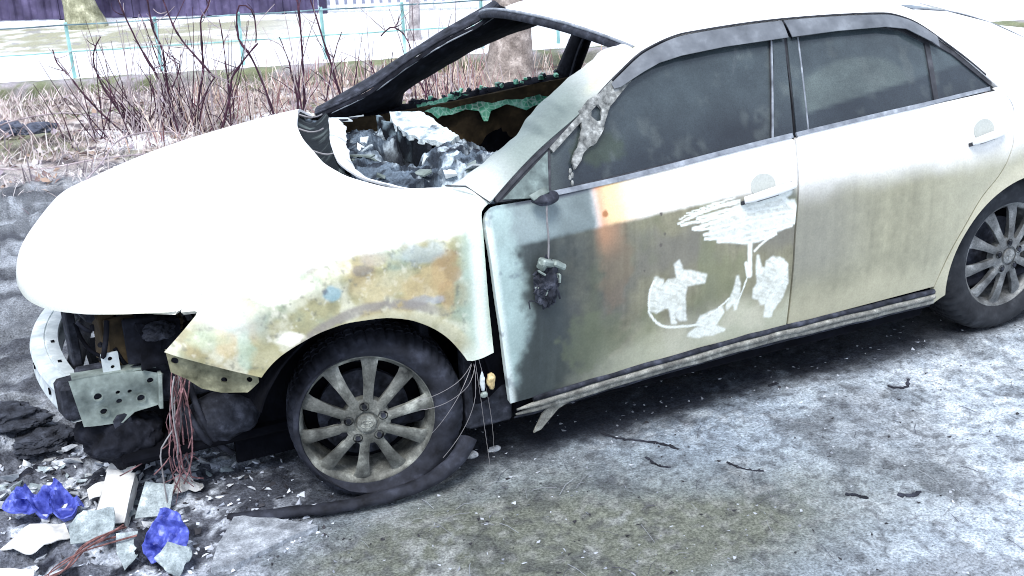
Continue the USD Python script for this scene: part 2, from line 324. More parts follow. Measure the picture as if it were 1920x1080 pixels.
# ---- front fender
def fender_poly():
    top_x = np.linspace(.43, -.50, 60)
    top = [(x, float(ze(x))) for x in top_x]
    nose = [(-.505, .705), (-.462, .711), (-.470, .700), (-.574, .609)]
    low = curve(ARCH_F, 50)
    back = [(.33, .437), (.408, .447)]
    seam = curve([p for p in SEAM_F if p[1] > .45][::-1], 30)
    return Polygon(nose + low + back + seam + top)
def fender_paint(p):
    x, z = p[:, 0], p[:, 1]
    cz = pc((-.55, .70), (-.30, .772), (-.206, .790), (-.119, .821), (.051, .84), (.212, .850), (.42, .86))(x)
    k1, k2 = n2(p, 14, 1), n2(p, 40, 2)
    low = np.tile([.30, .285, .165], (len(p), 1)) * (0.5 + 1.0 * k2)[:, None]
    low = mixc(low, (.25, .32, .26), sstep(.48, .66, n2(p, 9, 5)) * .8)
    low = mixc(low, (.34, .26, .14), sstep(.48, .70, n2(p, 9, 8)) * .6)
    low = mixc(low, (.56, .56, .45), sstep(.52, .66, n2(p, 16, 11)) * .7)
    sp = n2(p, 75, 7, 3)
    low = mixc(low, (.10, .105, .09), sstep(.60, .70, sp) * .55); low = mixc(low, (.66, .65, .55), sstep(.60, .70, n2(p, 62, 17, 3)) * .45)
    for c, r, col, a in [((.259, .745), (.06, .075), (.33, .21, .105), .75), ((.194, .712), (.09, .06), (.50, .38, .20), .7), ((.255, .67), (.035, .06), (.40, .27, .14), .6),
                         ((.06, .745), (.10, .05), (.55, .48, .30), .6), ((-.098, .742), (.034, .022), (.22, .36, .42), .95), ((-.118, .752), (.012, .012), (.08, .09, .12), .9), ((-.006, .796), (.042, .016), (.13, .12, .11), .9),
                         ((-.142, .809), (.03, .014), (.22, .20, .18), .8), ((.05, .825), (.05, .022), (.28, .26, .25), .6), ((.174, .815), (.09, .035), (.30, .36, .38), .75), ((.17, .675), (.05, .018), (.22, .25, .30), .8), ((.225, .665), (.03, .015), (.30, .33, .40), .7),
                         ((-.359, .60), (.03, .06), (.36, .48, .38), .7), ((-.41, .63), (.035, .05), (.52, .42, .24), .7), ((-.30, .57), (.07, .05), (.42, .40, .26), .8), ((-.46, .64), (.06, .03), (.44, .50, .36), .6)]:
        low = mixc(low, col, blob(p, c, r) * a * .8)
    r = np.hypot(x - ARC_F[0], z - ARC_F[1]); th = np.arctan2(z - ARC_F[1], -(x - ARC_F[0]))
    band = (1 - sstep(.008, .020, np.abs(r - .395 + .02 * (k1 - .5)))) * sstep(.75, 1.0, th) * (1 - sstep(1.9, 2.3, th))
    low = mixc(low, (.20, .185, .17), band * sstep(.36, .55, k2 + .12) * .85)
    rim = 1 - sstep(.366, .380, r)
    low = mixc(low, (.46, .44, .30), rim * .7)
    low = mixc(low, (.80, .80, .74), blob(p, (-.272, .766), (.095, .035)))
    low = mixc(low, (.80, .79, .70), blob(p, (-.23, .625), (.05, .02)) * .8)
    edge = sstep(.29, .345, x + .05 * (k1 - .5))
    low = mixc(low, (.40, .50, .43), edge * .8)
    low = mixc(low, (.74, .80, .76), sstep(.33, .365, x) * (1 - sstep(.375, .40, x)) * .8)
    low = mixc(low, (.72, .78, .68), (1 - sstep(.45, .52, z)) * sstep(.28, .31, x) * .8)
    up = np.tile(WHITE, (len(p), 1))
    up = mixc(up, (.36, .42, .41), sstep(-.02, .16, x) * sstep(.40, .60, n2(p, 26, 21)) * .7)
    up = mixc(up, (.55, .60, .56), blob(p, (.36, .90), (.06, .04)) * .6)
    w = sstep(-.012, .012, z - cz + .014 * (k2 - .5)) * (1 - .5 * sstep(.28, .36, x))
    front = sstep(-.45, -.25, -x)  # towards the nose the scorch fades into clean white
    w = np.maximum(w, 0)
    out = low * (1 - w[:, None]) + up * w[:, None]
    return mixc(out, WHITE, sstep(.66, .74, z + .35 * (x + .5)) * (1 - sstep(-.42, -.25, x)) * .55)

# ---- door marks: strokes rubbed through the dirt
MARK_POLYS = [
 [(1.238,.737),(1.354,.786),(1.589,.766),(1.604,.690),(1.525,.671),(1.441,.647),(1.393,.644),(1.281,.671),(1.231,.70)],
 [(1.353,.527),(1.362,.500),(1.366,.438),(1.356,.404),(1.346,.432),(1.321,.410),(1.316,.421),(1.340,.470)],
 [(1.293,.421),(1.21,.403),(1.193,.377),(1.247,.356),(1.279,.364),(1.301,.402)],
 [(1.162,.341),(1.189,.36),(1.274,.35),(1.316,.329),(1.278,.322),(1.199,.327)],
 [(1.017,.587),(1.041,.574),(1.038,.547),(1.063,.565),(1.106,.567),(1.092,.619),(1.105,.628),(1.124,.592),(1.168,.578),(1.219,.557),(1.213,.536),(1.137,.539),(1.134,.489),(1.143,.405),(1.121,.41),(1.092,.451),(1.102,.402),(1.09,.405),(1.075,.472),(1.054,.471),(1.024,.46),(.995,.477),(.993,.528)],
 [(1.438,.588),(1.453,.542),(1.474,.527),(1.479,.561),(1.505,.57),(1.546,.557),(1.568,.533),(1.576,.46),(1.556,.404),(1.52,.362),(1.52,.34),(1.492,.346),(1.491,.398),(1.467,.403),(1.455,.424),(1.43,.435),(1.43,.465),(1.444,.486),(1.436,.545)]]
STROKES = [([(1.105,.762),(1.185,.781),(1.279,.798),(1.356,.802)],.0072),([(1.111,.777),(1.204,.794),(1.312,.814)],.0048),([(1.117,.755),(1.203,.757),(1.291,.775),(1.381,.777)],.0084),([(1.162,.735),(1.252,.744),(1.341,.756),(1.537,.753)],.0096),([(1.171,.73),(1.277,.724),(1.406,.735),(1.598,.727)],.0096),([(1.208,.705),(1.278,.707),(1.406,.719),(1.605,.709)],.0108),([(1.212,.69),(1.31,.68),(1.44,.686),(1.606,.686)],.0096),([(1.266,.672),(1.382,.662),(1.473,.669),(1.58,.677)],.0096),([(1.343,.654),(1.428,.646),(1.513,.665)],.0084),([(1.423,.61),(1.462,.637),(1.514,.657)],.0084),
 ([(1.401,.642),(1.405,.523)],.0169),([(1.386,.572),(1.398,.524)],.0121),([(1.398,.524),(1.377,.464),(1.358,.42)],.0054),([(1.322,.451),(1.267,.415),(1.211,.397)],.0060),([(1.008,.575),(.99,.523),(.992,.472),(1.02,.426),(1.065,.395),(1.129,.382),(1.2,.375)],.0078),
 ([(1.53,.80),(1.56,.765),(1.60,.74)],.02),([(1.40,.80),(1.48,.785),(1.57,.80)],.02),([(1.14,.79),(1.24,.805),(1.34,.815)],.004),([(1.16,.782),(1.26,.79),(1.36,.795)],.007),([(1.18,.768),(1.30,.776),(1.42,.79)],.010),([(1.20,.752),(1.32,.765),(1.46,.775)],.010)]
def mark_mask(p):
    pts = shapely.points(p + np.c_[n2(p, 60, 31) - .5, n2(p, 60, 32) - .5] * .008)
    w = np.zeros(len(p))
    for q in MARK_POLYS:
        g = Polygon(q).buffer(.003).buffer(-.001)
        w = np.maximum(w, 1 - sstep(-.004, .009, shapely.distance(g, pts) - .007 * (n2(p, 90, 35, 3) - .5)))
    hatch = sstep(.34, .50, n2(p @ np.array([[.9, .43], [-.43, .9]]), 1, 41, 3, (30, 170)))
    w *= .70 + .30 * hatch
    for q, r in STROKES:
        g = LineString(curve(q, 24) if len(q) > 2 else q)
        d = shapely.distance(g, pts)
        w = np.maximum(w, (1 - sstep(r * .30, r * .80, d)) * .92)
    return w
def door_paint(p):
    x, z = p[:, 0], p[:, 1]
    k1, k2, streak = n2(p, 8, 3), n2(p, 45, 4), n2(p, 1, 6, 4, (60, 4))
    low = np.tile([.205, .196, .135], (len(p), 1)) * (0.40 + .5 * k2 + .70 * streak)[:, None]
    low = mixc(low, (.15, .145, .135), sstep(.45, .65, n2(p, 6, 9)) * .6)
    low = mixc(low, (.17, .19, .105), sstep(.48, .66, n2(p, 9, 12, 4, (1, .6))) * .5)
    low = mixc(low, (.46, .47, .36), (1 - sstep(.30, .46, z + .20 * (k1 - .5) - .03 * sstep(1.2, 1.6, x))) * .75 * sstep(.60, .85, x + .3 * (k1 - .5)))
    fl = sstep(.42, .62, n2(p, 11, 14)) * (1 - sstep(.36, .48, z))
    low = mixc(low, (.52, .50, .40), fl * .5 * sstep(.9, 1.2, x))
    sootw = 1 - sstep(.58, 1.10, x + .26 * (k1 - .5) + .10 * (k2 - .5) + .10 * np.clip(.45 - z, 0, 1))
    low = mixc(low, np.array([.036, .046, .050]) * (.5 + .7 * streak + .4 * k2)[:, None], sootw * .96)
    low = mixc(low, (.17, .13, .095), blob(p, (.86, .66), (.07, .16)) * .55)
    low = mixc(low, (.12, .14, .09), blob(p, (.78, .40), (.14, .12)) * .5)
    cz = .790 + .04 * (x - .6)
    up = np.tile(WHITE, (len(p), 1))
    up = mixc(up, np.array([.145, .18, .185]) * (.6 + .8 * n2(p, 16, 57))[:, None], (1 - sstep(.780, .822, x + .02 * (k2 - .5))))
    up = mixc(up, (.33, .41, .42), (1 - sstep(.52, .70, x + .15 * (k1 - .5))) * .75)
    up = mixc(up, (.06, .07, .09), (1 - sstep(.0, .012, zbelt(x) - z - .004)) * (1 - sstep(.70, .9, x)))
    ow = .85 * sstep(.79, .822, x) * (1 - sstep(.86, 1.02, x + .04 * (k2 - .5)))
    hot = np.array([.62, .22, .07])[None] * (1 - sstep(.81, .86, x))[:, None] + np.array([.74, .47, .16])[None] * sstep(.81, .86, x)[:, None]
    up = up * (1 - ow[:, None] * .9) + hot * ow[:, None] * .9
    up = mixc(up, (.30, .13, .05), blob(p, (.832, .835), (.013, .013)) * .9)
    up = mixc(up, (.72, .68, .58), sstep(.98, 1.02, x) * (1 - sstep(1.05, 1.25, x)) * .5)
    w = sstep(-.009, .009, z - cz + .008 * (k2 - .5))
    blur = sstep(-.06, .04, z - cz + .05 * (k1 - .5)); f = sstep(1.25, 1.5, x)
    w = w * (1 - f) + blur * f
    w = w * (1 - .35 * (1 - sstep(.50, .62, x)))
    out = low * (1 - w[:, None]) + up * w[:, None]
    out = mixc(out, (.60, .30, .16), (sstep(.77, .82, x) * (1 - sstep(.81, .93, x + .06 * (k1 - .5))) * sstep(.66, .80, z) * (1 - w)) * .5)
    # pale bare wedge along the leading edge
    fold = pc((.24, .478), (.36, .495), (.50, .535), (.62, .525), (.75, .505), (.86, .50), (.93, .50))(z)
    ed = 1 - sstep(-.034, .030, x - fold + .05 * (k2 - .5) + .05 * (n2(p, 22, 53) - .5))
    out = mixc(out, np.array([.36, .47, .46]) * (.45 + 1.1 * n2(p, 11, 55))[:, None], ed * .88)
    out = mixc(out, (.72, .80, .78), (1 - sstep(.005, .03, x - pc((.24, .474), (.5, .437), (.86, .41))(z))) * .8)
    out = mixc(out, (.12, .15, .18), ed * sstep(.58, .70, n2(p, 26, 51)) * .6)
    for c in [(1.04, .805), (1.05, .735), (1.035, .70), (.97, .62)]:
        out = mixc(out, (.10, .09, .08), blob(p, c, (.006, .006)))
    m = mark_mask(p)
    return mixc(out, (.76, .80, .76), m)
def rear_paint(p):
    x, z = p[:, 0], p[:, 1]
    k1, k2, streak = n2(p, 7, 63), n2(p, 45, 64), n2(p, 1, 66, 4, (45, 3))
    low = np.tile([.265, .258, .185], (len(p), 1)) * (.50 + .46 * k2 + .54 * streak)[:, None]
    low = mixc(low, (.21, .21, .19), (1 - sstep(.10, .45, x - 1.6)) * sstep(.38, .55, z) * .6)
    low = mixc(low, (.42, .40, .29), (1 - sstep(.33, .46, z + .15 * (k1 - .5))) * .6)
    low = mixc(low, (.40, .395, .31), sstep(2.05, 2.6, x) * .55)
    w = sstep(.73, .885, z + .07 * (k1 - .5)) * (.75 + .25 * sstep(.35, .6, z))
    return low * (1 - w[:, None]) + WHITE[None] * w[:, None]
def clean(p): return np.tile(WHITE, (len(p), 1)) * (.96 + .08 * n2(p, 12, 77))[:, None]
def sooty(p):
    k = n2(p, 9, 81)
    return mixc(np.tile([.42, .42, .40], (len(p), 1)), (.07, .07, .08), sstep(.42, .62, k))

def side_panel(name, poly, h, paint, parent, thick=.018, lift=side_lift, off=0., sgn=-1, skin=False):
    v, f, s = sheet(poly, lift(off, sgn), h, NEAR if sgn < 0 else FAR, thick, skin)
    return put(name, (v, f), 'paint', parent, smooth=True, paint=paint(s))

side_panel('front_fender', fender_poly(), .0058, fender_paint, car)
side_panel('front_fender', fender_poly(), .016, sooty, car, sgn=1)

# ---- front door with its fittings
def door_poly():
    lead = curve(SEAM_D, 40)
    bot = [(.474, .237), (.70, .245), (1.0, .258), (1.598, .281)]
    back = [(float(B_X(z)) - .004, z) for z in np.linspace(.283, .968, 30)]
    top = [(x, float(zbelt(x))) for x in np.linspace(1.60, .46, 40)]
    return Polygon(lead + bot[1:] + back + top)
fd = node('front_door', car); tag(fd, 'scorched front door with orange burn and rubbed drawing')
v, f, s = sheet(door_poly(), side_lift(), .0045, NEAR, .02)
put('outer_skin', (v, f), 'paint', fd, smooth=True, paint=door_paint(s))
# ---- rear door
def rdoor_poly():
    lead = [(float(B_X(z)) + .004, z) for z in np.linspace(.972, .284, 30)]
    arch = curve([(2.318, .300), (2.335, .36), (2.373, .456), (2.445, .575), (2.495, .640), (2.585, .722), (2.625, .775), (2.650, .845), (2.655, .95), (2.60, 1.036)], 60)
    top = [(x, float(zbelt(x))) for x in np.linspace(2.59, 1.63, 40)]
    return Polygon(lead + [(1.9, .291)] + arch + top)
rd = node('rear_door', car)
v, f, s = sheet(rdoor_poly(), side_lift(), .0075, NEAR, .02)
put('outer_skin', (v, f), 'paint', rd, smooth=True, paint=rear_paint(s))
# ---- rear quarter
def quarter_poly():
    seam = curve([(2.60, 1.036), (2.661, .95), (2.656, .845), (2.631, .775), (2.591, .722), (2.501, .640), (2.451, .575), (2.379, .456), (2.341, .36), (2.322, .300), (2.318, .222)], 60)
    arch = [(ARC_R[0] + .40 * math.cos(a), ARC_R[1] + .365 * math.sin(a)) for a in np.linspace(PI + .22, -.22, 50)]
    return Polygon(seam + [(2.345, .222)] + arch + [(3.2, .24), (3.78, .30), (3.80, .80), (3.76, .98)] + [(x, float(zbelt(x))) for x in np.linspace(3.74, 2.62, 40)])
def quarter_paint(p):
    out = rear_paint(p); x, z = p[:, 0], p[:, 1]
    return mixc(out, (.50, .48, .38), (1 - sstep(.36, .46, np.hypot(x - ARC_R[0], z - ARC_R[1]))) * .4)
side_panel('rear_quarter_panel', quarter_poly(), .010, quarter_paint, car)
side_panel('rear_quarter_panel', quarter_poly(), .022, clean, car, sgn=1)

def handle(parent, x0, z0, x1, z1):
    P = np.array([[x0 + (x1 - x0) * t, 0, z0 + (z1 - z0) * t + .006 * math.sin(PI * t)] for t in np.linspace(0, 1, 14)])
    yy = S(P[:, 0], P[:, 2]); prof_o = .012 + .026 * np.sin(PI * np.clip(np.linspace(0.03, .97, 14), 0, 1)) ** .5
    P[:, 1] = -(yy + prof_o)
    r = .0125 + .0035 * np.sin(PI * np.linspace(0, 1, 14))
    v, f = tube(P, 1.0, 12); c = np.repeat(P, 12, 0); v = c + (v - c) * np.repeat(r, 12)[:, None] * np.array([1, .62, 1.0])
    hd = put('door_handle', (v, f), 'white', parent, smooth=60)
    cx, cz = x0 + (x1 - x0) * .44, (z0 + z1) / 2 + .022
    a = np.linspace(0, 2 * PI, 40, endpoint=False)
    poly = Polygon([(cx + .052 * math.cos(t), cz + .040 * math.sin(t)) for t in a])
    def lift(x, z):
        d = np.sqrt(((x - cx) / .052) ** 2 + ((z - cz) / .040) ** 2)
        return np.stack([x, -(S(x, z) + .0025 - .0022 * np.clip(1 - d ** 2, 0, 1)), z], -1)
    v, f, s = sheet(poly, lift, .006, NEAR, .003)
    k = np.clip(1 - np.hypot((s[:, 0] - cx) / .052, (s[:, 1] - cz) / .04), 0, 1)
    put('handle_recess', (v, f), 'paint', parent, smooth=True, paint=np.tile([.42, .44, .415], (len(s), 1)))  # greyer than the door so the shading of the recess shows
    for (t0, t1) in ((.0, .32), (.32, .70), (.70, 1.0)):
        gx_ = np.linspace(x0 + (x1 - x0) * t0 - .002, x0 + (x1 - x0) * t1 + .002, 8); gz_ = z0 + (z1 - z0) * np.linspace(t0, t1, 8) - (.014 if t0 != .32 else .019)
        put('handle_gasket', tube(np.stack([gx_, -(S(gx_, gz_) + .004), gz_], -1), .0075, 6), 'trim', parent, smooth=60)  # dark strip under the bar, added to stand for its shadow
    if x0 < 2: put('keyhole', trimesh.creation.cylinder(.006, .006, transform=trimesh.transformations.rotation_matrix(PI / 2, [1, 0, 0], )).apply_translation([x1 - .02, -(S(x1, z1) + .026), z1 + .008]), 'trim', parent)
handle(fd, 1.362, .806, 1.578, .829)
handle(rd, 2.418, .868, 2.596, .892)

# ---- greenhouse, near side (x, z) outlines on the leaning window plane
FRAME = [(.445, .928), (.626, 1.041), (.855, 1.158), (.99, 1.24), (1.127, 1.309), (1.292, 1.346), (1.69, 1.36), (2.142, 1.346), (2.242, 1.321), (2.424, 1.204), (2.605, 1.05)]
FR = pc(*FRAME)
GLASS_F = [(.655, .926), (.690, 1.052), (.81, 1.118), (.963, 1.187), (1.04, 1.236), (1.111, 1.266), (1.241, 1.286), (1.415, 1.297), (1.626, 1.298), (1.522, .984)]
GLASS_R = [(1.680, .996), (1.742, 1.300), (1.9, 1.306), (2.09, 1.306), (2.20, 1.286), (2.305, 1.232), (2.272, 1.030)]
GLASS_Q = [(2.292, 1.034), (2.325, 1.236), (2.424, 1.180), (2.585, 1.046)]
def top_between(a, b, n=40, off=0.0): return [(x, float(FR(x)) + off) for x in np.linspace(a, b, n)]
def pane_dust_reflection(p):
    """Soot and dust on the tinted panes, with reflections painted in."""
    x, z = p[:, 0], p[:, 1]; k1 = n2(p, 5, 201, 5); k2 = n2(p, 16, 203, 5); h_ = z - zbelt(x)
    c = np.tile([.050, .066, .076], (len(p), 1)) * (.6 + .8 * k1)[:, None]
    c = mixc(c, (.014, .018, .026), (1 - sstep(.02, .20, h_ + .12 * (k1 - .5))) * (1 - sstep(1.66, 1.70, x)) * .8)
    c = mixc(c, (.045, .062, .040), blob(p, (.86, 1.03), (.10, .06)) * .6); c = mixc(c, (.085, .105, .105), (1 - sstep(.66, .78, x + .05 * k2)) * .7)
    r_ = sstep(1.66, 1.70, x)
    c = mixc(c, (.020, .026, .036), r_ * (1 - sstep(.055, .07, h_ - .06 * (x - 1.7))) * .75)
    c = mixc(c, (.095, .12, .12), r_ * (1 - sstep(.85, 1.05, np.hypot((x - 1.93) / .26, (h_ - .10) / .11) + .2 * (k2 - .5))) * sstep(.055, .07, h_ - .06 * (x - 1.7)) * .8)  # pale hump above the dark band: a reflection painted into the pane
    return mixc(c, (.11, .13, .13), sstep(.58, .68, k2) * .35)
def gpanel(name, poly, m, parent, off, h=.02, thick=.006, **k):
    if m == 'glass':
        v, f, s = sheet(poly, glass_lift(off), .012, NEAR, thick); return put(name, (v, f), m, parent, smooth=True, paint=pane_dust_reflection(s), **k)
    v, f, s = sheet(poly, glass_lift(off), h, NEAR, thick)
    return put(name, (v, f), m, parent, smooth=40, **k)
fw = put('window_frame', sheet(Polygon(top_between(.462, 1.683, 60, -.004) + [(1.608, .978), (.60, .918), (.47, .922)]).difference(Polygon(GLASS_F).buffer(-.002)), glass_lift(-.004), .02, NEAR, .02)[:2], 'trim', fd, smooth=40)
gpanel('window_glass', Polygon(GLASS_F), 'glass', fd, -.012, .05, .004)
rw = put('window_frame', sheet(Polygon(top_between(1.692, 2.588, 60, -.004) + [(2.57, 1.045), (1.627, .982)]).difference(Polygon(GLASS_R).union(Polygon(GLASS_Q)).buffer(-.002)), glass_lift(-.004), .02, NEAR, .02)[:2], 'trim', rd, smooth=40)
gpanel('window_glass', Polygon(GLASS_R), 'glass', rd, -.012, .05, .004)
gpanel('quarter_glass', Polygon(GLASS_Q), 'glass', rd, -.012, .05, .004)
gpanel('pillar_cover', Polygon([(1.528, .985), (1.634, 1.298), (1.681, 1.301), (1.609, .982)]), 'glass', fd, .001)
gpanel('pillar_cover', Polygon([(1.624, .985), (1.694, 1.301), (1.736, 1.301), (1.674, .996)]), 'glass', rd, .001)
M['sail'] = mat('scorched_sail_plastic', (.10, .13, .13), .6, var=.35, scale=22, tint=(.18, .23, .22), bump=.002)
gpanel('mirror_base_cover', Polygon([(.486, .929), (.676, 1.044), (.645, .922), (.60, .918)]), 'sail', fd, .003, .02, .008)
def strip_along(P, w, off, name, m, parent, lift=glass_lift, h=.012):
    return put(name, sheet(LineString(P).buffer(w / 2, cap_style=2), lift(off), h, NEAR, .008)[:2], m, parent, smooth=40)
strip_along([(x, float(zbelt(x)) + .009) for x in np.linspace(.60, 1.606, 30)], .015, .006, 'belt_moulding', 'belt', fd)
strip_along([(x, float(zbelt(x)) + .009) for x in np.linspace(1.622, 2.56, 30)], .013, .006, 'belt_moulding', 'belt', rd)
strip_along([(1.524, .988), (1.627, 1.296)], .006, .002, 'glass_channel', 'belt', fd)
strip_along([(1.678, 1.0), (1.740, 1.298)], .006, .002, 'glass_channel', 'belt', rd)
put('roof_ditch', tube(np.stack([np.linspace(.86, 2.56, 70), -G(np.linspace(.86, 2.56, 70), FR(np.linspace(.86, 2.56, 70))) - .002, FR(np.linspace(.86, 2.56, 70)) + .001], -1), .0035, 6), 'trim', car, smooth=60)
strip_along([(x, float(FR(x)) - .012) for x in np.linspace(.462, .84, 20)], .009, .004, 'window_seal', 'trim', fd)
# smoked rain guards over both windows
def guard_lift(x, z):
    t = np.clip((FR(x) - z) / .05, 0, 1.4); return np.stack([x, -(G(x, z) + .005 + .024 * np.sqrt(np.clip(t, 0, 2)) - .004 * t), z], -1)
gf = Polygon(top_between(.96, 1.686, 50, -.003) + [(1.684, 1.304), (1.415, 1.296), (1.241, 1.283), (1.150, 1.268), (1.085, 1.247), (1.03, 1.226), (.985, 1.208), (.962, 1.205)])
gr = Polygon(top_between(1.695, 2.36, 50, -.003) + [(2.345, 1.215), (2.315, 1.236), (2.21, 1.290), (2.12, 1.304), (1.9, 1.308), (1.70, 1.304)])
put('rain_guard', sheet(gf, guard_lift, .012, NEAR, .003, True)[:2], 'guard', fd, smooth=50)
put('rain_guard', sheet(gr, guard_lift, .012, NEAR, .003, True)[:2], 'guard', rd, smooth=50)
# the front guard's end melted and ran down the glass
MELT = Polygon([(.825, 1.150), (.865, 1.180), (.92, 1.196), (.985, 1.226), (1.07, 1.266), (1.06, 1.238), (.985, 1.188), (.93, 1.150), (.905, 1.117), (.893, 1.092), (.850, 1.052), (.822, 1.042), (.797, 1.028), (.783, 1.006), (.757, .985), (.752, 1.006), (.776, 1.038), (.796, 1.060), (.820, 1.110)],
               [[(.872, 1.163), (.896, 1.164), (.905, 1.146), (.889, 1.112), (.872, 1.112), (.857, 1.130)]])
def melt_lift(x, z): 
    return np.stack([x, -(G(x, z) + .004 + .007 * noise(np.stack([x * 70, z * 70, x * 0], -1), 3)), z], -1)
put('melted_drip', sheet(MELT.buffer(.004).buffer(-.002), melt_lift, .006, NEAR, .010)[:2], 'melt', fd, smooth=60)
strip_along([(.69, 1.048), (.76, 1.092), (.835, 1.138), (.90, 1.178), (.97, 1.222)], .018, .007, 'melted_trim_strip', 'melt', fd)
for c in [(.744, .975), (.738, .957), (.741, .940), (.748, .962)]:
    b = trimesh.creation.icosphere(2, .007); b.vertices *= [.8, .35, 1.5]; b.apply_translation([c[0], -(G(c[0], c[1]) - .010), c[1]])
    put('melted_bead', b, 'melt', fd, smooth=True)
# stub of the burnt mirror, its cable, and the clump that hangs on it
stub = trimesh.creation.icosphere(3, 1.0); stub.vertices *= [.046, .034, .022]
stub.vertices *= (1 + .5 * (fbm(stub.vertices * 40, 3, 5) - .5))[:, None]; stub.apply_translation([.612, -.905, .924])
put('mirror_stub', stub, 'char', fd, smooth=60)
fl = bx((.588, -.905, .943), (.06, .03, .007), ry=-.35, rx=.3, ch=.002); put('mirror_stub_flap', fl, 'galv', fd)
hm = node('hanging_mirror', car); tag(hm, 'burnt remains of the door mirror hanging on a cable')
put('cable', tube(smoothline([(.603, -.925, .915), (.600, -.930, .86), (.603, -.931, .80), (.600, -.931, .735)], 20), .0032, 6), 'wire_pale', hm, smooth=60)
for (c, s, r) in [((.604, -.938, .722), (.085, .035, .022), (.12, .35, .2)), ((.628, -.944, .712), (.05, .03, .02), (-.3, .5, .1)), ((.578, -.938, .722), (.035, .03, .03), (.5, -.2, .5))]:
    put('mirror_bracket', bx(c, s, rx=r[0], ry=r[1], rz=r[2], ch=.005), 'galv', hm)
cl = trimesh.creation.icosphere(4, 1.0); q = cl.vertices.copy()
cl.vertices = q * (1 + 1.1 * (fbm(q * 3.2 + 9, 4, 11) - .5))[:, None] * [.042, .024, .075]
cl.apply_translation([.592, -.934, .655]); put('charred_clump', cl, 'char', hm, smooth=20)
for k in range(26):
    a = np.array([.592, -.940, .650]) + np.clip(rng.normal(0, 1, 3), -1.3, 1.3) * [.022, .008, .042]; d = rng.normal(0, .014, (3, 3)); d[:, 1] *= .4
    put('charred_shred', tube(smoothline(np.array([a, a + d[0], a + d[0] + d[1] + [0, 0, -.012]]), 5), rng.uniform(.002, .0045), 5), 'char' if k % 3 else 'galv', hm, smooth=False)

# ---- hood
XR = pc((-.74, .37), (-.713, .335), (-.666, .21), (-.604, .135), (-.523, .075), (-.404, .045), (-.24, .05), (0, .085), (.2, .14), (.4, .20), (.6, .27), (.713, .335), (.74, .37))
def hood_grid(nu, nv):
    u = np.linspace(0, 1, nu)[:, None] ** 1.8; w = np.sin(np.linspace(-PI / 2, PI / 2, nv))[None]
    y = w * (.716 + .008 * u); a = XR(y) ; x0 = xf(np.abs(y)); x = x0 + (a - x0) * u
    yy = np.broadcast_to(y, x.shape) * 1.0
    lim = ye(x) - .0006; yy = np.sign(yy) * np.minimum(np.abs(yy), lim)
    z = H(x, yy)
    z = z + .004 * (fbm(np.stack([x * 2.2, yy * 2.2, x * 0], -1), 2, 9) - .5)
    return np.stack([x, yy, z], -1)
HG = hood_grid(70, 71)
v, f, src = patch(HG, (0, 0, 1), .012, True)
hp = HG.reshape(-1, 3)[src]
hc = clean(hp[:, :2] * .4)
hc = mixc(hc, (.42, .47, .39), (1 - sstep(.66, .745, hp[:, 2] + .04 * (n2(hp[:, :2], 12, 5) - .5))) * .6)  # shading of the nose lip painted in as grey green
hc = mixc(hc, (.62, .60, .45), blob(hp[:, [1, 2]], (-.62, .70), (.12, .03)) * .6)
put('hood', (v, f), 'paint', car, smooth=True, paint=hc)

# ---- roof, pillars, glass at the back
def roof_side(x): return np.stack([x, -G(x, roof_z(x)), roof_z(x)], -1)
roof_z = pc((1.09, 1.313), (1.127, 1.312), (1.292, 1.349), (1.69, 1.364), (2.142, 1.352), (2.30, 1.343), (2.50, 1.318))
u = np.linspace(0, 1, 46)[:, None]; w = np.linspace(-1, 1, 45)[None]
xa = 1.105 - .085 * (1 - np.abs(w) ** 2.2); xb = 2.44 - .05 * (1 - w ** 2)
X = xa + (xb - xa) * u; ys = G(X, roof_z(X)); front = np.clip(1 - (X - xa) / .25, 0, 1)
ys = ys - front * .02
RG = np.stack([X, w * ys, roof_z(X) + .062 * (1 - np.abs(w) ** 2.4)], -1)
v, f, src = patch(RG, (0, 0, 1), .02, True)
rp = RG.reshape(-1, 3)[src]
put('roof', (v, f), 'paint', car, smooth=True, paint=clean(rp[:, :2] * .3))
# windscreen header rail under the roof's leading edge, burnt dark, with a pale bare lip
hd = RG[0] + [-.012, 0, -.016]
put('header_rail', tube(hd, .016, 6), 'char', car, smooth=60)
put('header_lip', tube(RG[0] + [-.012, 0, .004], .006, 6), 'belt', car, smooth=60)
PIL_IN = np.array([(.349, -.70, .952), (.428, -.69, .977), (.578, -.66, 1.038), (.723, -.61, 1.135), (.87, -.565, 1.219), (1.093, -.515, 1.322), (1.14, -.515, 1.355)])
px_ = np.linspace(.440, 1.175, 60)
PIL_OUT = np.stack([px_, -G(px_, FR(px_)), FR(px_)], -1)
PIL_IN_s = smoothline(PIL_IN, 60)
jag = (fbm(np.c_[np.linspace(0, 14, 60), np.zeros((60, 2))], 2, 4) - .5) * .022
PIL_IN_s[:, 1] += jag; PIL_IN_s[:, 2] += jag * .4
t = np.linspace(0, 1, 14)[None, :, None]
PG = PIL_IN_s[:, None] * (1 - t) + PIL_OUT[:, None] * t
PG = PG + np.sin(PI * t) * np.array([-.012, -.012, .018])
v, f, src = patch(PG, (-.3, -1, .6), .014, True)
pp = PG.reshape(-1, 3)[src]; k = n2(pp[:, [0, 2]], 10, 91)
col = mixc(np.tile([.185, .225, .21], (len(pp), 1)), (.07, .095, .095), sstep(.45, .65, k) * .7)
col = mixc(col, (.80, .80, .78), sstep(.80, 1.05, pp[:, 0]) * .8)
col = mixc(col, (.62, .66, .64), (1 - sstep(.42, .60, pp[:, 0])) * .7)
tt = np.broadcast_to(t, PG.shape[:2] + (1,)).reshape(-1)[src]
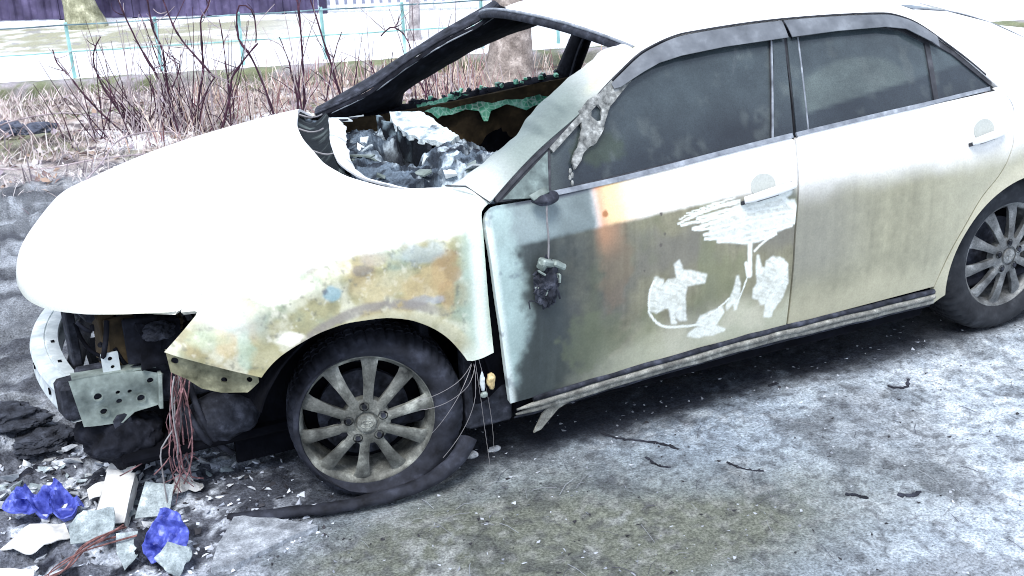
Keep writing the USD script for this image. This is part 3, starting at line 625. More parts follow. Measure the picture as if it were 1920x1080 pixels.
col = mixc(col, (.56, .50, .22), sstep(.62, .75, tt) * (1 - sstep(.80, .95, tt)) * sstep(.85, .95, pp[:, 0]) * .6)
put('windscreen_pillar', (v, f), 'paint', car, smooth=True, paint=col)
put('pillar_seam', tube([(.352, -.716, .962), (.395, -.778, .968), (.436, -.868, .930)], .0022, 5), 'trim', car)
# the far pillar is seen from inside: broad and burnt black
FO = smoothline(PIL_IN * [1, -1, 1], 50)
WIN_FAR = np.array([(.42, .80, .90), (.60, .85, .905), (.772, .853, .925), (.779, .827, .985), (.826, .809, 1.023), (.97, .772, 1.10), (1.141, .738, 1.177), (1.331, .716, 1.233), (1.45, .70, 1.26)])
FI = smoothline(WIN_FAR, 50)
PF = FO[:, None] * (1 - t) + FI[:, None] * t
PF = PF + np.sin(PI * t) * np.array([-.008, -.03, .0])
PF = PF + .012 * (fbm(PF * 14, 3, 6) - .5)[..., None]
v, f, _ = patch(PF, (.3, -1, .3), -.02, True)
put('windscreen_pillar', (v, f), 'soot', car, smooth=40, label='burnt black far windscreen pillar')
put('pillar_flange', tube(FO + [0, .006, .006], .007, 6), 'char', car, smooth=60)
put('pillar_flange', tube(FO + [.012, -.012, -.010], .0035, 6), 'belt', car, smooth=60)
# far outer pillar skin, roof rail and centre pillar
FOo = PIL_OUT * [1, -1, 1]; P2 = smoothline(PIL_IN * [1, -1, 1], 60)[:, None] * (1 - t) + FOo[:, None] * t
P2 = P2 + np.sin(PI * t) * np.array([-.004, .012, .018]) + np.array([0, .014, .012])
v, f, _ = patch(P2, (-.3, 1, .6), .008, True); put('windscreen_pillar', (v, f), 'char', car, smooth=40)
rx = np.linspace(1.15, 2.5, 40)
put('roof_rail', tube(np.stack([rx, G(rx, roof_z(rx)) - .045, roof_z(rx) - .045], -1), .045, 8), 'soot', car, smooth=60)
put('roof_rail', tube(np.stack([rx, -G(rx, roof_z(rx)) + .05, roof_z(rx) - .05], -1), .045, 8), 'soot', car, smooth=60)
bp = smoothline([(1.60, .84, .28), (1.615, .835, .90), (1.655, .76, 1.12), (1.72, .69, 1.31)], 30)
put('centre_pillar', tube(bp, np.linspace(.075, .045, 30), 8), 'soot', car, smooth=60)
put('centre_pillar', tube(bp * [1, -1, 1] + [0, .04, 0], np.linspace(.06, .04, 30), 8), 'soot', car, smooth=60)
put('seat_belt_strap', tube(smoothline([(1.585, .73, .95), (1.62, .70, 1.1), (1.68, .64, 1.26)], 12), .008, 5), 'char', car, smooth=60)
# C pillars, rear window, boot, bumper
CP = Polygon([(2.05, 1.352), (2.30, 1.347), (2.46, 1.327), (2.66, 1.272), (2.85, 1.19), (3.02, 1.10), (3.12, 1.048), (2.9, 1.0445), (2.70, 1.041), (2.62, 1.0385), (2.602, 1.052), (2.424, 1.208), (2.242, 1.325), (2.142, 1.350)])
for sg in (-1, 1):
    v, f, s = sheet(CP, glass_lift(.002, sg), .02, NEAR if sg < 0 else FAR, .02, True)
    put('rear_pillar', (v, f), 'paint', car, smooth=True, paint=clean(s))
    shx = np.linspace(2.58, 3.14, 30); SHL = np.stack([np.stack([shx, sg * (S(shx, zbelt(shx)) + .0), zbelt(shx) - .001], -1), np.stack([shx, sg * (G(shx, zbelt(shx)) - .006), zbelt(shx) + .006], -1)], 1)
    v, f, src = patch(SHL, (0, sg * .3, 1), .004, True); put('pillar_foot', (v, f), 'paint', car, smooth=True, paint=np.tile(WHITE, (len(v), 1)))
    ct = np.array(CP.exterior.coords)[1:7]; ct = smoothline(np.c_[ct, np.zeros(6)], 30)[:, :2]
    if sg < 0: near_top = np.stack([ct[:, 0], -G(ct[:, 0], ct[:, 1]), ct[:, 1]], -1)
w = np.linspace(-1, 1, 25)
RW = np.stack([near_top[:, 0][:, None] - .04 * (1 - w ** 2)[None], near_top[:, 1][:, None] * -w[None], near_top[:, 2][:, None] + .05 * (1 - np.abs(w) ** 2.4)[None]], -1)
v, f, _ = patch(RW, (.5, 0, 1), .006, False); put('rear_window', (v, f), 'glass', car, smooth=True, paint=np.tile([.05, .06, .07], (len(v), 1)))
put('rear_window_seal', tube(near_top + [0, .012, .0], .005, 6), 'belt', car, smooth=60)
tx = np.array([3.08, 3.2, 3.4, 3.6, 3.72, 3.78, 3.80, 3.80]); tz = np.array([1.062, 1.065, 1.068, 1.065, 1.05, 1.00, .90, .72]); ty = np.r_[S(tx[:5], zbelt(tx[:5])) - .001, S(3.76, .9) - .004, S(3.79, .9) - .004, S(3.80, .8) - .004]
TK = np.stack([tx[:, None] + .07 * (1 - w ** 2)[None] * np.linspace(0, 1, 8)[:, None], ty[:, None] * w[None], tz[:, None] + .03 * (1 - w ** 2)[None] * (tz > 1.0)[:, None]], -1)
v, f, src = patch(TK, (.4, 0, 1), .02, True); put('boot_lid', (v, f), 'paint', car, smooth=True, paint=clean(TK.reshape(-1, 3)[src][:, :2]))
a = np.linspace(-1, 1, 30); bz = np.array([.24, .32, .45, .58, .68, .72]); bo = np.array([-.02, .0, .02, .025, .01, -.03])
RB = np.stack([3.80 - .32 * np.abs(a)[None] ** 5 + .05 * (1 - a ** 2)[None] + bo[:, None], (.84 + bo[:, None]) * np.sign(a)[None] * np.abs(a)[None] ** .9, bz[:, None] + 0 * a[None]], -1)
v, f, src = patch(RB, (1, 0, 0), .02, True); put('rear_bumper', (v, f), 'paint', car, smooth=True, paint=clean(RB.reshape(-1, 3)[src][:, 1:]))

# ---- far doors: burnt lining seen through the windscreen
zz = np.linspace(.26, .935, 24)
for (x0, x1, nm) in [(.46, 1.60, 'front_door'), (1.62, 2.56, 'rear_door')]:
    d = node(nm, car); tag(d, 'far burnt out %s without its window' % nm.replace('_', ' '))
    xx = np.linspace(x0, x1, 50); Xg, Zg = np.meshgrid(xx, zz, indexing='ij'); Zt = .26 + (Zg - .26) / (.935 - .26) * (zbelt(Xg) - .012 - .26)
    O = np.stack([Xg, S(Xg, Zt), Zt], -1); v, f, src = patch(O, (0, 1, 0), .008, True)
    put('outer_skin', (v, f), 'paint', d, smooth=True, paint=sooty(O.reshape(-1, 3)[src][:, [0, 2]]))
    I = np.stack([Xg, S(Xg, Zt) - .075 - .02 * np.sin(Zt * 9) + .03 * (fbm(np.stack([Xg * 9, Zt * 9, Xg * 0], -1), 3, 2) - .5), Zt], -1)
    v, f, _ = patch(I, (0, -1, 0), .01, True); put('burnt_lining', (v, f), 'vinyl', d, smooth=40)
    cap = np.stack([np.repeat(xx[:, None], 5, 1), np.stack([S(xx, zbelt(xx)) * 1 - .08, S(xx, zbelt(xx)) - .06, S(xx, zbelt(xx)) - .035, S(xx, zbelt(xx)) - .012, S(xx, zbelt(xx))], 1), np.repeat(zbelt(xx)[:, None], 5, 1) - .010 + .012 * np.array([0, 1, 1.2, 1, 0])[None] + .02 * (fbm(np.stack([xx * 30, xx * 0, xx * 0], -1), 3, 8) - .5)[:, None]], -1)
    v, f, _ = patch(cap, (0, 0, 1), .01, True); put('window_sill', (v, f), 'soot', d, smooth=40)
    if nm == 'front_door': far_door = d
# crazed green window film hanging over the far sill, and loose cubes of glass
FILM = Polygon(list(zip(np.linspace(.84, 1.62, 40), .930 + .030 * np.linspace(0, 1, 40) + .012 * (fbm(np.c_[np.linspace(0, 20, 40), np.zeros((40, 2))], 3, 3) - .3))) + [(1.62, .905), (1.55, .885), (1.48, .865), (1.42, .860), (1.37, .845), (1.33, .862), (1.28, .880), (1.19, .862), (1.165, .820), (1.145, .822), (1.13, .868), (1.07, .880), (1.0, .866), (.95, .868), (.925, .858), (.90, .885), (.84, .905)])
def film_mat():
    n = {'tc': ('texture_coordinate', {}), 'vo': ('voronoi_texture', {'scale': 42.0, 'feature': 'distance_to_edge'}), 'no': ('noise_texture', {'scale': 11.0, 'detail': 4.0}),
         'r': ('rgb_ramp', {'ramp': [(0.0, (.75, .88, .82)), (.05, (.50, .78, .64)), (.13, (.10, .42, .26)), (.5, (.05, .26, .16))]}),
         'r2': ('rgb_ramp', {'ramp': [(.38, (.01, .014, .016)), (.48, (.08, .42, .24)), (.58, (.34, .86, .58))]}),
         'm': ('mix_color', {'fac': .5}), 'p': ('principled_bsdf', {'roughness': .3})}
    return usdkit.material(stage, '/World/Looks/crazed_green_glass', n, [('tc.object', 'vo.vector'), ('tc.object', 'no.vector'), ('vo.distance', 'r.fac'), ('no.fac', 'r2.fac'), ('r.color', 'm.a'), ('r2.color', 'm.b'), ('m.result', 'p.base_color')], surface='p.BSDF')
M['film'] = film_mat()
def film_lift(x, z):
    return np.stack([x, S(x, z) - .05 - .8 * np.clip(.955 - z, 0, 1) + .022 * (fbm(np.stack([x * 22, z * 22, x * 0], -1), 3, 4) - .5) - .0 * z, z], -1)
put('crazed_window_sheet', sheet(FILM, film_lift, .010, (0, -1, 0), .004, True)[:2], 'film', far_door, smooth=False)
for k in range(44):
    x = rng.uniform(.82, 1.6); z = float(zbelt(x)) + .004 + rng.uniform(0, .014)
    put('glass_fragment', bx((x, S(x, z - .03) - rng.uniform(.02, .09), z), rng.uniform(.010, .024, 3), rz=rng.uniform(0, 3), rx=rng.uniform(-.6, .6), ch=.002), 'film' if k % 2 else 'char', far_door, smooth=False)

# ---- cowl behind the hood: black gutter, then a pale ash coated flange with a torn rear edge
yy = np.linspace(-.70, .70, 90)
hr = XR(yy); hzr = H(hr, yy)
t5 = np.linspace(0, 1, 7)[None, :]
gw = .045 + .055 * sstep(-.5, .1, yy) + .02 * np.cos(yy * 3)
CG = np.stack([hr[:, None] - .03 + (gw[:, None] + .03) * t5, np.repeat(yy[:, None], 7, 1) * .995, (hzr - .012)[:, None] - .05 * np.sin(PI * np.clip(t5 * .9, 0, 1)) + 0 * gw[:, None]], -1)
CG[..., 2] += .012 * (fbm(CG * 18, 3, 3) - .5)
v, f, src = patch(CG, (0, 0, 1), .01, True)
q = CG.reshape(-1, 3)[src]
put('cowl_gutter', (v, f), 'coat', car, smooth=True, paint=mixc(np.tile([.010, .014, .018], (len(q), 1)), (.12, .15, .15), sstep(.56, .68, fbm(q * 16, 4, 5)) * .8))
w0 = .062 * (1 - .35 * np.abs(yy / .7) ** 2); torn = .022 * (fbm(np.c_[yy * 16, yy * 0, yy * 0], 3, 7) - .5)
t5 = np.linspace(0, 1, 9)[None, :]
CF = np.stack([(hr + gw)[:, None] + (w0 + torn)[:, None] * t5, np.repeat(yy[:, None], 9, 1) * .985, (hzr - .008 - .018 * sstep(-.25, .2, yy))[:, None] - .03 * t5 ** 1.5 - .03 * sstep(.1, .6, yy)[:, None] + .004 * np.sin(PI * t5)], -1)
CF[..., 2] += .006 * (fbm(CF * 18, 3, 9) - .5)
v, f, src = patch(CF, (0, 0, 1), .008, True); q = CF.reshape(-1, 3)[src]
c = mixc(np.tile([.76, .78, .79], (len(q), 1)), (.30, .34, .38), sstep(.60, .70, n2(q[:, :2], 18, 15)))
put('cowl_flange', (v, f), 'paint', car, smooth=True, paint=c)
for y0 in (-.30, .02, .28):
    put('cowl_wire', tube(smoothline([(float(XR(y0)) + .0, y0, float(H(XR(y0), y0)) - .004), (float(XR(y0)) + .05, y0 - .02, float(H(XR(y0), y0)) - .02), (float(XR(y0)) + .10, y0 + .02, float(H(XR(y0), y0)) - .02)], 8), .003, 5), 'wire_pale', car, smooth=60)
for k in range(5):
    y0 = .36 + .06 * k
    b = bx((float(XR(y0)) + .13 + .02 * k, y0, .985 - .01 * k), (.07, .06, .006), rx=rng.uniform(-.3, .3), ry=rng.uniform(-.2, .2), rz=rng.uniform(-.6, .6)); put('cowl_scrap', b, 'beam' if k % 2 == 0 else 'char', car)

# ---- burnt dashboard: a bed of ash and collapsed plastic
gx, gy = np.meshgrid(np.linspace(.16, .98, 120), np.linspace(-.66, .70, 190), indexing='ij')
base = .935 - .05 * sstep(.2, .5, gx) - .20 * sstep(.62, .98, gx) + .03 * np.cos(gy * 4)
p3 = np.stack([gx, gy, gx * 0], -1)
rid = np.abs(fbm(p3 * 9, 5, 21) - .5) * 2
lump = fbm(p3 * 5, 3, 5)
zz_ = base + .20 * (lump - .5) + .10 * (.5 - rid) + .035 * (fbm(p3 * 45, 3, 13) - .5)
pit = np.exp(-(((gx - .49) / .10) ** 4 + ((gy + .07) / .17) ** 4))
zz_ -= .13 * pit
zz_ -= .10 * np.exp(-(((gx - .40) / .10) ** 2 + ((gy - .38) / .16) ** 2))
# ash mound nearer the driver's pillar
zz_ += .075 * np.exp(-(((gx - .50) / .20) ** 2 + ((gy + .40) / .17) ** 2))
keep_z = .90 - .05 * sstep(.5, .66, np.abs(gy))
cap = .962 + 0.16 * np.clip(gx - .3, 0, 1); zz_ = np.where(zz_ > cap, cap - .45 * (zz_ - cap), zz_) + .022 * (fbm(p3 * 22, 4, 51) - .5)
zz_ = np.where(np.abs(gy) > .62, np.minimum(zz_, .86), zz_)
DA = np.stack([gx, gy, zz_], -1); v, f, src = patch(DA, (0, 0, 1), .02, False)
q = DA.reshape(-1, 3)
ash = sstep(.42, .60, fbm(q * [24, 24, 24], 5, 33)) 
ash2 = sstep(.52, .62, fbm(q * [30, 30, 9], 4, 43))
c = mixc(np.tile([.020, .026, .036], (len(q), 1)), (.10, .13, .165), ash)
c = mixc(c, (.42, .49, .54), ash2 * sstep(.42, .58, fbm(q * 5, 3, 3)))
c = mixc(c, (.015, .018, .024), np.clip(pit.reshape(-1) * 1.8, 0, 1))  # shade down in the pit painted into the colour as black
dash = node('dashboard', car); tag(dash, 'collapsed dashboard under pale ash')
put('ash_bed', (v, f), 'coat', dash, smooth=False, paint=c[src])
slab = np.array([(.56, .36, 1.0), (.66, .26, 1.005), (.635, -.17, .985), (.565, -.235, .97), (.50, -.02, .965), (.52, .22, .985)])
top = Polygon(slab[:, :2])
sm_ = sheet(top, lambda x, y: np.stack([x, y, .985 + .10 * (x - .58) + .03 * (y + .0) + .018 * (fbm(np.stack([x * 25, y * 25, x * 0], -1), 3, 5) - .5)], -1), .012, (0, 0, 1), .02, True)
q = sm_[0]; put('ash_slab', sm_[:2], 'coat', dash, smooth=True, paint=mixc(np.tile([.55, .62, .63], (len(q), 1)), (.22, .28, .32), sstep(.54, .66, n2(q[:, :2], 26, 3))))
sd = sheet(Polygon([(-.23, 0), (.36, 0), (.34, -.09), (.15, -.13), (-.05, -.11), (-.2, -.06)]), lambda y, d: np.stack([.52 - .22 * (y + .0) ** 2 + .05 * d + .01 * np.sin(y * 40), y, .968 + .05 * y + d + .02 * (fbm(np.stack([y * 20, d * 20, d * 0], -1), 3, 5) - .5)], -1), .012, (-1, 0, .2), .015, True)
q = sd[0]; put('slab_side', sd[:2], 'coat', dash, smooth=False, paint=mixc(np.tile([.006, .008, .012], (len(q), 1)), (.22, .29, .33), sstep(.46, .62, n2(q[:, 1:], 24, 3)) * sstep(.02, .16, q[:, 1])))  # blackened to paint in the shaded hollow below the slab
for k in range(34):   # loose flakes lying on the bed
    x, y = rng.uniform(.24, .80), rng.uniform(-.58, .45)
    if abs(x - .5) < .14 and abs(y + .07) < .2: y = -.35 - .2 * rng.random()
    i, j = int((x - .16) / .82 * 119), int((y + .66) / 1.36 * 189)
    s_ = rng.uniform(.02, .06); nn = rng.integers(5, 8); an = np.sort(rng.uniform(0, 2 * PI, nn)); pl = np.c_[np.cos(an), np.sin(an) * rng.uniform(.4, .8)] * s_
    pl3 = np.c_[pl, .006 * rng.normal(size=nn)]; pl3 = np.vstack([pl3, pl3 - [0, 0, .006]])
    b = trimesh.convex.convex_hull(pl3); b.apply_transform(trimesh.transformations.euler_matrix(rng.uniform(-.4, .4), rng.uniform(-.5, .3), rng.uniform(0, 3))); b.apply_translation([x, y, zz_[i, j] + .008])
    put('ash_flake', b, ['beam', 'galv', 'char', 'galv'][k % 4], dash, smooth=False)
put('cross_beam', tube([(.70, -.62, .80), (.72, -.2, .83), (.74, .3, .86), (.72, .72, .85)], .028, 8), 'char', dash, smooth=60)
col_ = node('steering_column', car)
put('column_shaft', tube([(.48, -.38, .80), (.72, -.38, .88), (.84, -.38, .93)], .03, 8), 'char', col_, smooth=60)
ring = np.array([(0, .18 * math.cos(a), .18 * math.sin(a)) for a in np.linspace(0, 2 * PI, 33)])
Rm = trimesh.transformations.rotation_matrix(-.42, [0, 1, 0])[:3, :3]
put('steering_wheel_ring', tube(ring @ Rm.T + [.92, -.38, .70], .009, 6), 'char', col_, smooth=60)
for y0 in (-.38, .40):
    st = node('front_seat', car); tag(st, 'burnt bare frame of a front seat')
    for s_ in (-.19, .19): put('seat_frame_tube', tube(smoothline([(1.10, y0 + s_, .42), (1.42, y0 + s_, .44), (1.52, y0 + s_, .60), (1.64, y0 + s_ * .8, 1.02)], 16), .016, 6), 'rust', st, smooth=60)
    put('seat_top_bar', tube([(1.64, y0 - .155, 1.02), (1.65, y0, 1.04), (1.64, y0 + .155, 1.02)], .016, 6), 'rust', st, smooth=60)
    put('seat_pan', bx((1.24, y0, .44), (.40, .40, .06), ry=-.06, ch=.02), 'char', st)
    for k in range(5): put('seat_spring', tube([(1.53 + .025 * k, y0 - .18, .62 + .085 * k), (1.50 + .025 * k, y0, .62 + .085 * k), (1.53 + .025 * k, y0 + .18, .62 + .085 * k)], .004, 5), 'char', st, smooth=60)
bsx = np.linspace(0, 1, 12); BS = np.stack(np.broadcast_arrays((2.28 + .26 * bsx)[:, None], np.linspace(-.68, .68, 24)[None], (.42 + .62 * bsx)[:, None]), -1); BS = BS + .03 * (fbm(BS * 6, 3, 4) - .5)[..., None]
v, f, _ = patch(BS, (-1, 0, .4), .05, True); put('rear_seat', (v, f), 'char', car, smooth=40)
put('parcel_shelf', bx((2.82, 0, 1.02), (.62, 1.36, .02)), 'char', car)
# dark inner structure: floor, bulkhead, inner sides, wheel housings
put('floor_pan', bx((1.75, 0, .235), (3.7, 1.60, .06), ch=.02), 'soot', car)
put('bulkhead', bx((.235, 0, .60), (.03, 1.50, .62)), 'soot', car)
for sg in (-1, 1):
    X, Z = np.meshgrid(np.linspace(.36, 2.40, 40), np.linspace(.20, .90, 8), indexing='ij')
    I = np.stack([X, sg * (S(X, Z) - .055), Z], -1); v, f, _ = patch(I, (0, sg, 0), .02, True); put('inner_side', (v, f), 'liner', car, smooth=40)
    for (cx, cz) in (ARC_F, ARC_R):
        a = np.linspace(.0, PI - .30, 30); R_ = .385
        yv = np.linspace(.52, .865, 6)
        L = np.stack([np.repeat((cx + R_ * np.cos(a))[:, None], 6, 1), sg * np.repeat(yv[None], 30, 0), np.repeat((cz + R_ * np.sin(a) * .95)[:, None], 6, 1)], -1)
        L[..., 2] += .015 * (fbm(L * 14, 3, 5) - .5); n_in = np.array([0, 0, -1.0])
        v, f, _ = patch(L, n_in, .006, True); put('wheel_housing', (v, f), 'liner', car, smooth=40)
        put('wheel_housing_wall', bx((cx, sg * .52, cz + .1), (.80, .02, .62)), 'liner', car)
put('boot_floor', bx((3.35, 0, .36), (.85, 1.3, .05), ch=.01), 'soot', car)

# ---- engine bay seen where the bumper and grille are gone
bay = node('engine_bay', car); tag(bay, 'burnt engine bay without radiator and lamps')
blk = trimesh.creation.box((.50, .80, .42)); blk = blk.subdivide().subdivide().subdivide().subdivide()
blk.vertices += .05 * (fbm(blk.vertices * 9, 4, 3) - .5)[:, None] * np.sign(blk.vertices); blk.apply_translation([-.14, .05, .58]); put('engine_block', blk, 'soot', bay, smooth=40)
put('bay_floor', bx((-.25, 0, .19), (.95, 1.15, .03), ch=.01), 'liner', bay)
put('lamp_support_panel', bx((-.655, -.44, .55), (.10, .018, .16), rz=.2, ch=.004), 'vinyl', bay)
put('lamp_support_panel', bx((-.60, -.50, .56), (.11, .02, .15), rz=-.25, ch=.004), 'soot', bay)
xs = trimesh.creation.box((.13, .10, .15)).subdivide().subdivide().subdivide(); xs.vertices += .03 * (fbm(xs.vertices * 26, 3, 5) - .5)[:, None]; xs.apply_translation([-.55, -.47, .55]); put('melted_lamp_lump', xs, 'soot', bay, smooth=30)
fl_ = trimesh.creation.icosphere(4, 1.0); fl_.vertices *= [.05, .03, .026]; fl_.vertices *= (1 + .9 * (fbm(fl_.vertices * 60, 3, 9) - .5))[:, None]; fl_.apply_translation([-.555, -.55, .60]); put('ash_clot', fl_, 'char', bay, smooth=25)
for k in range(34):
    a = np.array([rng.uniform(-.74, -.45), rng.uniform(-.52, -.20), rng.uniform(.46, .64)]); e = a + rng.normal(0, [.06, .05, .07]); e[2] = np.clip(e[2], .24, .64); e[0] = max(e[0], -.78); a[1] = max(a[1], -.46); e[1] = max(e[1], -.46)
    put('burnt_hose' if k % 2 else 'burnt_cable', tube(smoothline([a, (a + e) / 2 + rng.normal(0, .02, 3) - [0, 0, .03], e], 10), rng.uniform(.003, .011), 6), ['soot', 'char', 'soot', 'char', 'liner'][k % 5], bay, smooth=60)
for k in range(22):
    put('burnt_bracket', bx((rng.uniform(-.74, -.42), rng.uniform(-.44, -.20), rng.uniform(.22, .60)), rng.uniform(.012, .06, 3), rz=rng.uniform(0, 3), rx=rng.uniform(-.6, .6), ry=rng.uniform(-.6, .6), ch=.003), ['char', 'soot', 'galv', 'rust'][k % 4], bay)
put('hood_latch_bar', tube([(-.74, -.45, .645), (-.83, 0, .650), (-.74, .45, .645)], .016, 6), 'char', bay, smooth=60)
put('radiator_upright', bx((-.79, -.18, .53), (.03, .05, .26), rz=.2, ch=.004), 'char', bay)
put('radiator_upright', bx((-.70, -.40, .52), (.05, .06, .26), rz=.3, ch=.004), 'vinyl', bay)
put('radiator_lower_bar', tube([(-.70, -.50, .30), (-.80, 0, .30), (-.70, .5, .30)], .03, 8), 'char', bay, smooth=60)
tab = sheet(Polygon(sbox(-.022, -.03, .022, .03).buffer(.004)).difference(Point(0, .014).buffer(.007)).difference(Point(.004, -.014).buffer(.006)), lambda a, b: np.stack([-.705 + a, -.485 + 0 * a, .50 + b], -1), .006, NEAR, .006, True)
put('bracket_tab', tab[:2], 'beam', bay)
tower = trimesh.creation.cylinder(.12, .40, sections=24).subdivide().subdivide(); tower.vertices += .02 * (fbm(tower.vertices * 12, 3, 3) - .5)[:, None]; tower.apply_translation([.06, -.58, .62]); put('strut_tower', tower, 'soot', bay, smooth=40)
# pale bumper beam, curved across the nose
by = np.linspace(-.48, .60, 40); bxx = -.903 + .095 * (by / .55) ** 2 * np.where(by < 0, 1.0, 1.5)
sec = np.array([(-.012, .044), (.030, .046), (.032, .041), (.036, .041), (.038, .046), (.076, .042), (.078, .030), (.05, .02), (.05, -.02), (.078, -.030), (.076, -.044), (-.012, -.046), (-.018, -.030), (-.012, -.012), (-.012, .012), (-.018, .030)])
V = np.stack([bxx[:, None] + sec[None, :, 0], np.repeat(by[:, None], len(sec), 1), .372 + sec[None, :, 1] + 0 * by[:, None]], -1).reshape(-1, 3)
n_ = len(sec); i, j = np.meshgrid(np.arange(39), np.arange(n_), indexing='ij'); qd = np.stack([i * n_ + j, (i + 1) * n_ + j, (i + 1) * n_ + (j + 1) % n_, i * n_ + (j + 1) % n_], -1).reshape(-1, 4)
fb = np.vstack([qd[:, [0, 1, 2]], qd[:, [0, 2, 3]]]); fb = orient(V, fb, (0, 0, 0)) if False else fb
tb = trimesh.Trimesh(V, fb); tb.fix_normals()
bm = node('bumper_beam', car); tag(bm, 'pale metal beam left bare by the lost bumper')
put('beam_rail', tb, 'beam', bm, smooth=25)
for y0 in (-.40, -.17, .03): put('beam_hole', bx((-.845 + .05 * (y0 / .5) ** 2, y0, .4155), (.012, .022, .004)), 'liner', bm)
for y0 in (-.30, -.05, .22): put('beam_hole', bx((-.918 + .095 * (y0 / .55) ** 2, y0, .372), (.006, .02, .02), ch=.002), 'liner', bm)
# perforated mounting plate at the end of the frame rail
PL = np.array([(-.835, .472), (-.70, .470), (-.612, .461), (-.558, .440), (-.578, .335), (-.66, .325), (-.70, .300), (-.815, .312)])
pl = Polygon(PL)
for (hx, hz_, hr_) in [(-.76, .405, .013), (-.70, .405, .007), (-.665, .40, .007), (-.635, .37, .013), (-.70, .372, .009), (-.75, .35, .011), (-.60, .425, .010)]:
    pl = pl.difference(Point(hx, hz_).buffer(hr_))
mp = node('mounting_plate', car); tag(mp, 'pale perforated plate on the frame rail')
def pl_lift(x, z): return np.stack([x, -.50 - .02 * (x + .7) + .006 * np.sin(z * 40) + .008 * (fbm(np.stack([x * 18, z * 18, x * 0], -1), 3, 2) - .5), z], -1)
put('plate', sheet(pl, pl_lift, .010, NEAR, .006, True)[:2], 'galv', mp, smooth=40)
put('plate_top_flange', bx((-.70, -.475, .470), (.25, .045, .005), rx=.05, ry=.05), 'galv', mp)
put('frame_rail', bx((-.50, -.43, .40), (.62, .11, .14), ch=.01), 'char', mp)
put('crush_can', bx((-.82, -.43, .39), (.10, .10, .12), rz=.2, ch=.012), 'char', mp)
put('edge_flange', bx((-.575, -.515, .39), (.012, .03, .12), ry=.1, ch=.002), 'galv', mp)
for (hx, hz_) in [(-.76, .405), (-.635, .37), (-.75, .35)]:
    put('bolt_ring', trimesh.creation.annulus(.012, .016, .002, transform=trimesh.transformations.rotation_matrix(PI / 2, [1, 0, 0])).apply_translation([hx, -.503, hz_]), 'galv', mp)
# drooping lower shell under the plate
dr = trimesh.creation.icosphere(4, 1.0); dr.vertices *= [.13, .11, .10]; dr.vertices *= (1 + 1.0 * (fbm(dr.vertices * 14, 4, 8) - .5))[:, None]; dr.apply_translation([-.70, -.42, .215]); put('cooling_duct', dr, 'soot', mp, smooth=25)
# olive bracket under the fender tip
BR = Polygon([(-.566, .600), (-.561, .530), (-.52, .505), (-.482, .470), (-.43, .452), (-.36, .450), (-.325, .478), (-.325, .535), (-.45, .565)])
for (hx, hz_, hr_) in [(-.545, .565, .010), (-.42, .495, .009), (-.35, .49, .008)]: BR = BR.difference(Point(hx, hz_).buffer(hr_))
put('fender_bracket', sheet(BR, lambda x, z: np.stack([x, -(S(x, z) - .055) + .02 * np.clip(.5 - z, 0, 1) + .012 * (fbm(np.stack([x * 20, z * 20, x * 0], -1), 3, 2) - .5), z], -1), .010, NEAR, .006, True)[:2], 'olive', car, smooth=40)
rs = trimesh.creation.icosphere(4, 1.0); rs.vertices *= [.13, .10, .085]; rs.vertices *= (1 + .5 * (fbm(rs.vertices * 12, 3, 6) - .5))[:, None]; rs.apply_translation([-.40, -.50, .24]); put('washer_bottle_remains', rs, 'char', car, smooth=40)
for k in range(6):
    put('hose', tube(smoothline(np.array([(-.55 + .07 * k, -.5, .40 - .02 * k), (-.50 + .06 * k, -.58 + .02 * k, .25), (-.42 + .05 * k, -.52, .12 + .01 * k)]) + rng.normal(0, .02, (3, 3)), 12), rng.uniform(.006, .014), 6), 'rubber', car, smooth=60)
# bundle of bare copper wires hanging from the bracket to the ground
wb = node('wire_bundle', car); tag(wb, 'hanging bundle of reddish bare wires')
for k in range(22):
    a = np.array([-.515, -.555, .445]) + rng.normal(0, [.016, .012, .012]); b = np.array([-.545, -.56, .28]) + rng.normal(0, [.020, .014, .015])
    if k < 20: e = np.array([-.57, -.555, .07]) + rng.normal(0, [.045, .04, .05]); mid = (b + e) / 2 + rng.normal(0, [.02, .02, .02])
    else: e = np.array([-.62, -.55, .16]) + np.array([rng.uniform(-.14, .12), rng.uniform(-.05, .05), rng.uniform(-.12, .06)]); mid = (b + e) / 2 + rng.normal(0, [.03, .03, .03])
    e[2] = max(e[2], .012)
    put('wire', tube(smoothline([a, (a + b) / 2 + rng.normal(0, .008, 3), b, mid, e], 16), rng.uniform(.0010, .0028), 5, False), 'wire' if k % 5 else 'wire_pale', wb, smooth=60)
# melted threads from the wheel arch to the tyre, with yellowish and pale clots
th = node('melted_threads', car)
for k, (a, b, c_) in enumerate([((.33, -.905, .425), (.26, -.93, .38), (.14, -.90, .34)), ((.33, -.905, .42), (.25, -.95, .33), (.18, -.91, .22)), ((.34, -.90, .42), (.31, -.95, .30), (.20, -.94, .14)),
                             ((.345, -.90, .43), (.355, -.915, .26), (.375, -.91, .05)), ((.36, -.895, .43), (.385, -.91, .25), (.40, -.89, .08)), ((.345, -.90, .42), (.29, -.94, .36), (.15, -.89, .30))]):
    put('thread', tube(smoothline([a, b, c_], 14), .0008, 5), 'wire_pale', th, smooth=60)
M['amber'] = mat('scorched_foam', (.40, .30, .14), .8, var=.4, scale=60, tint=(.60, .50, .28))
for c_, s_, m_ in [((.390, -.915, .355), (.014, .012, .028), 'amber'), ((.358, -.92, .36), (.008, .008, .032), 'beam'), ((.362, -.92, .315), (.012, .01, .010), 'galv')]:
    b = trimesh.creation.icosphere(3, 1.0); b.vertices *= s_; b.vertices *= (1 + .7 * (fbm(b.vertices * 90, 3, 6) - .5))[:, None]; b.apply_translation(c_); put('melted_clot', b, m_, th, smooth=40)
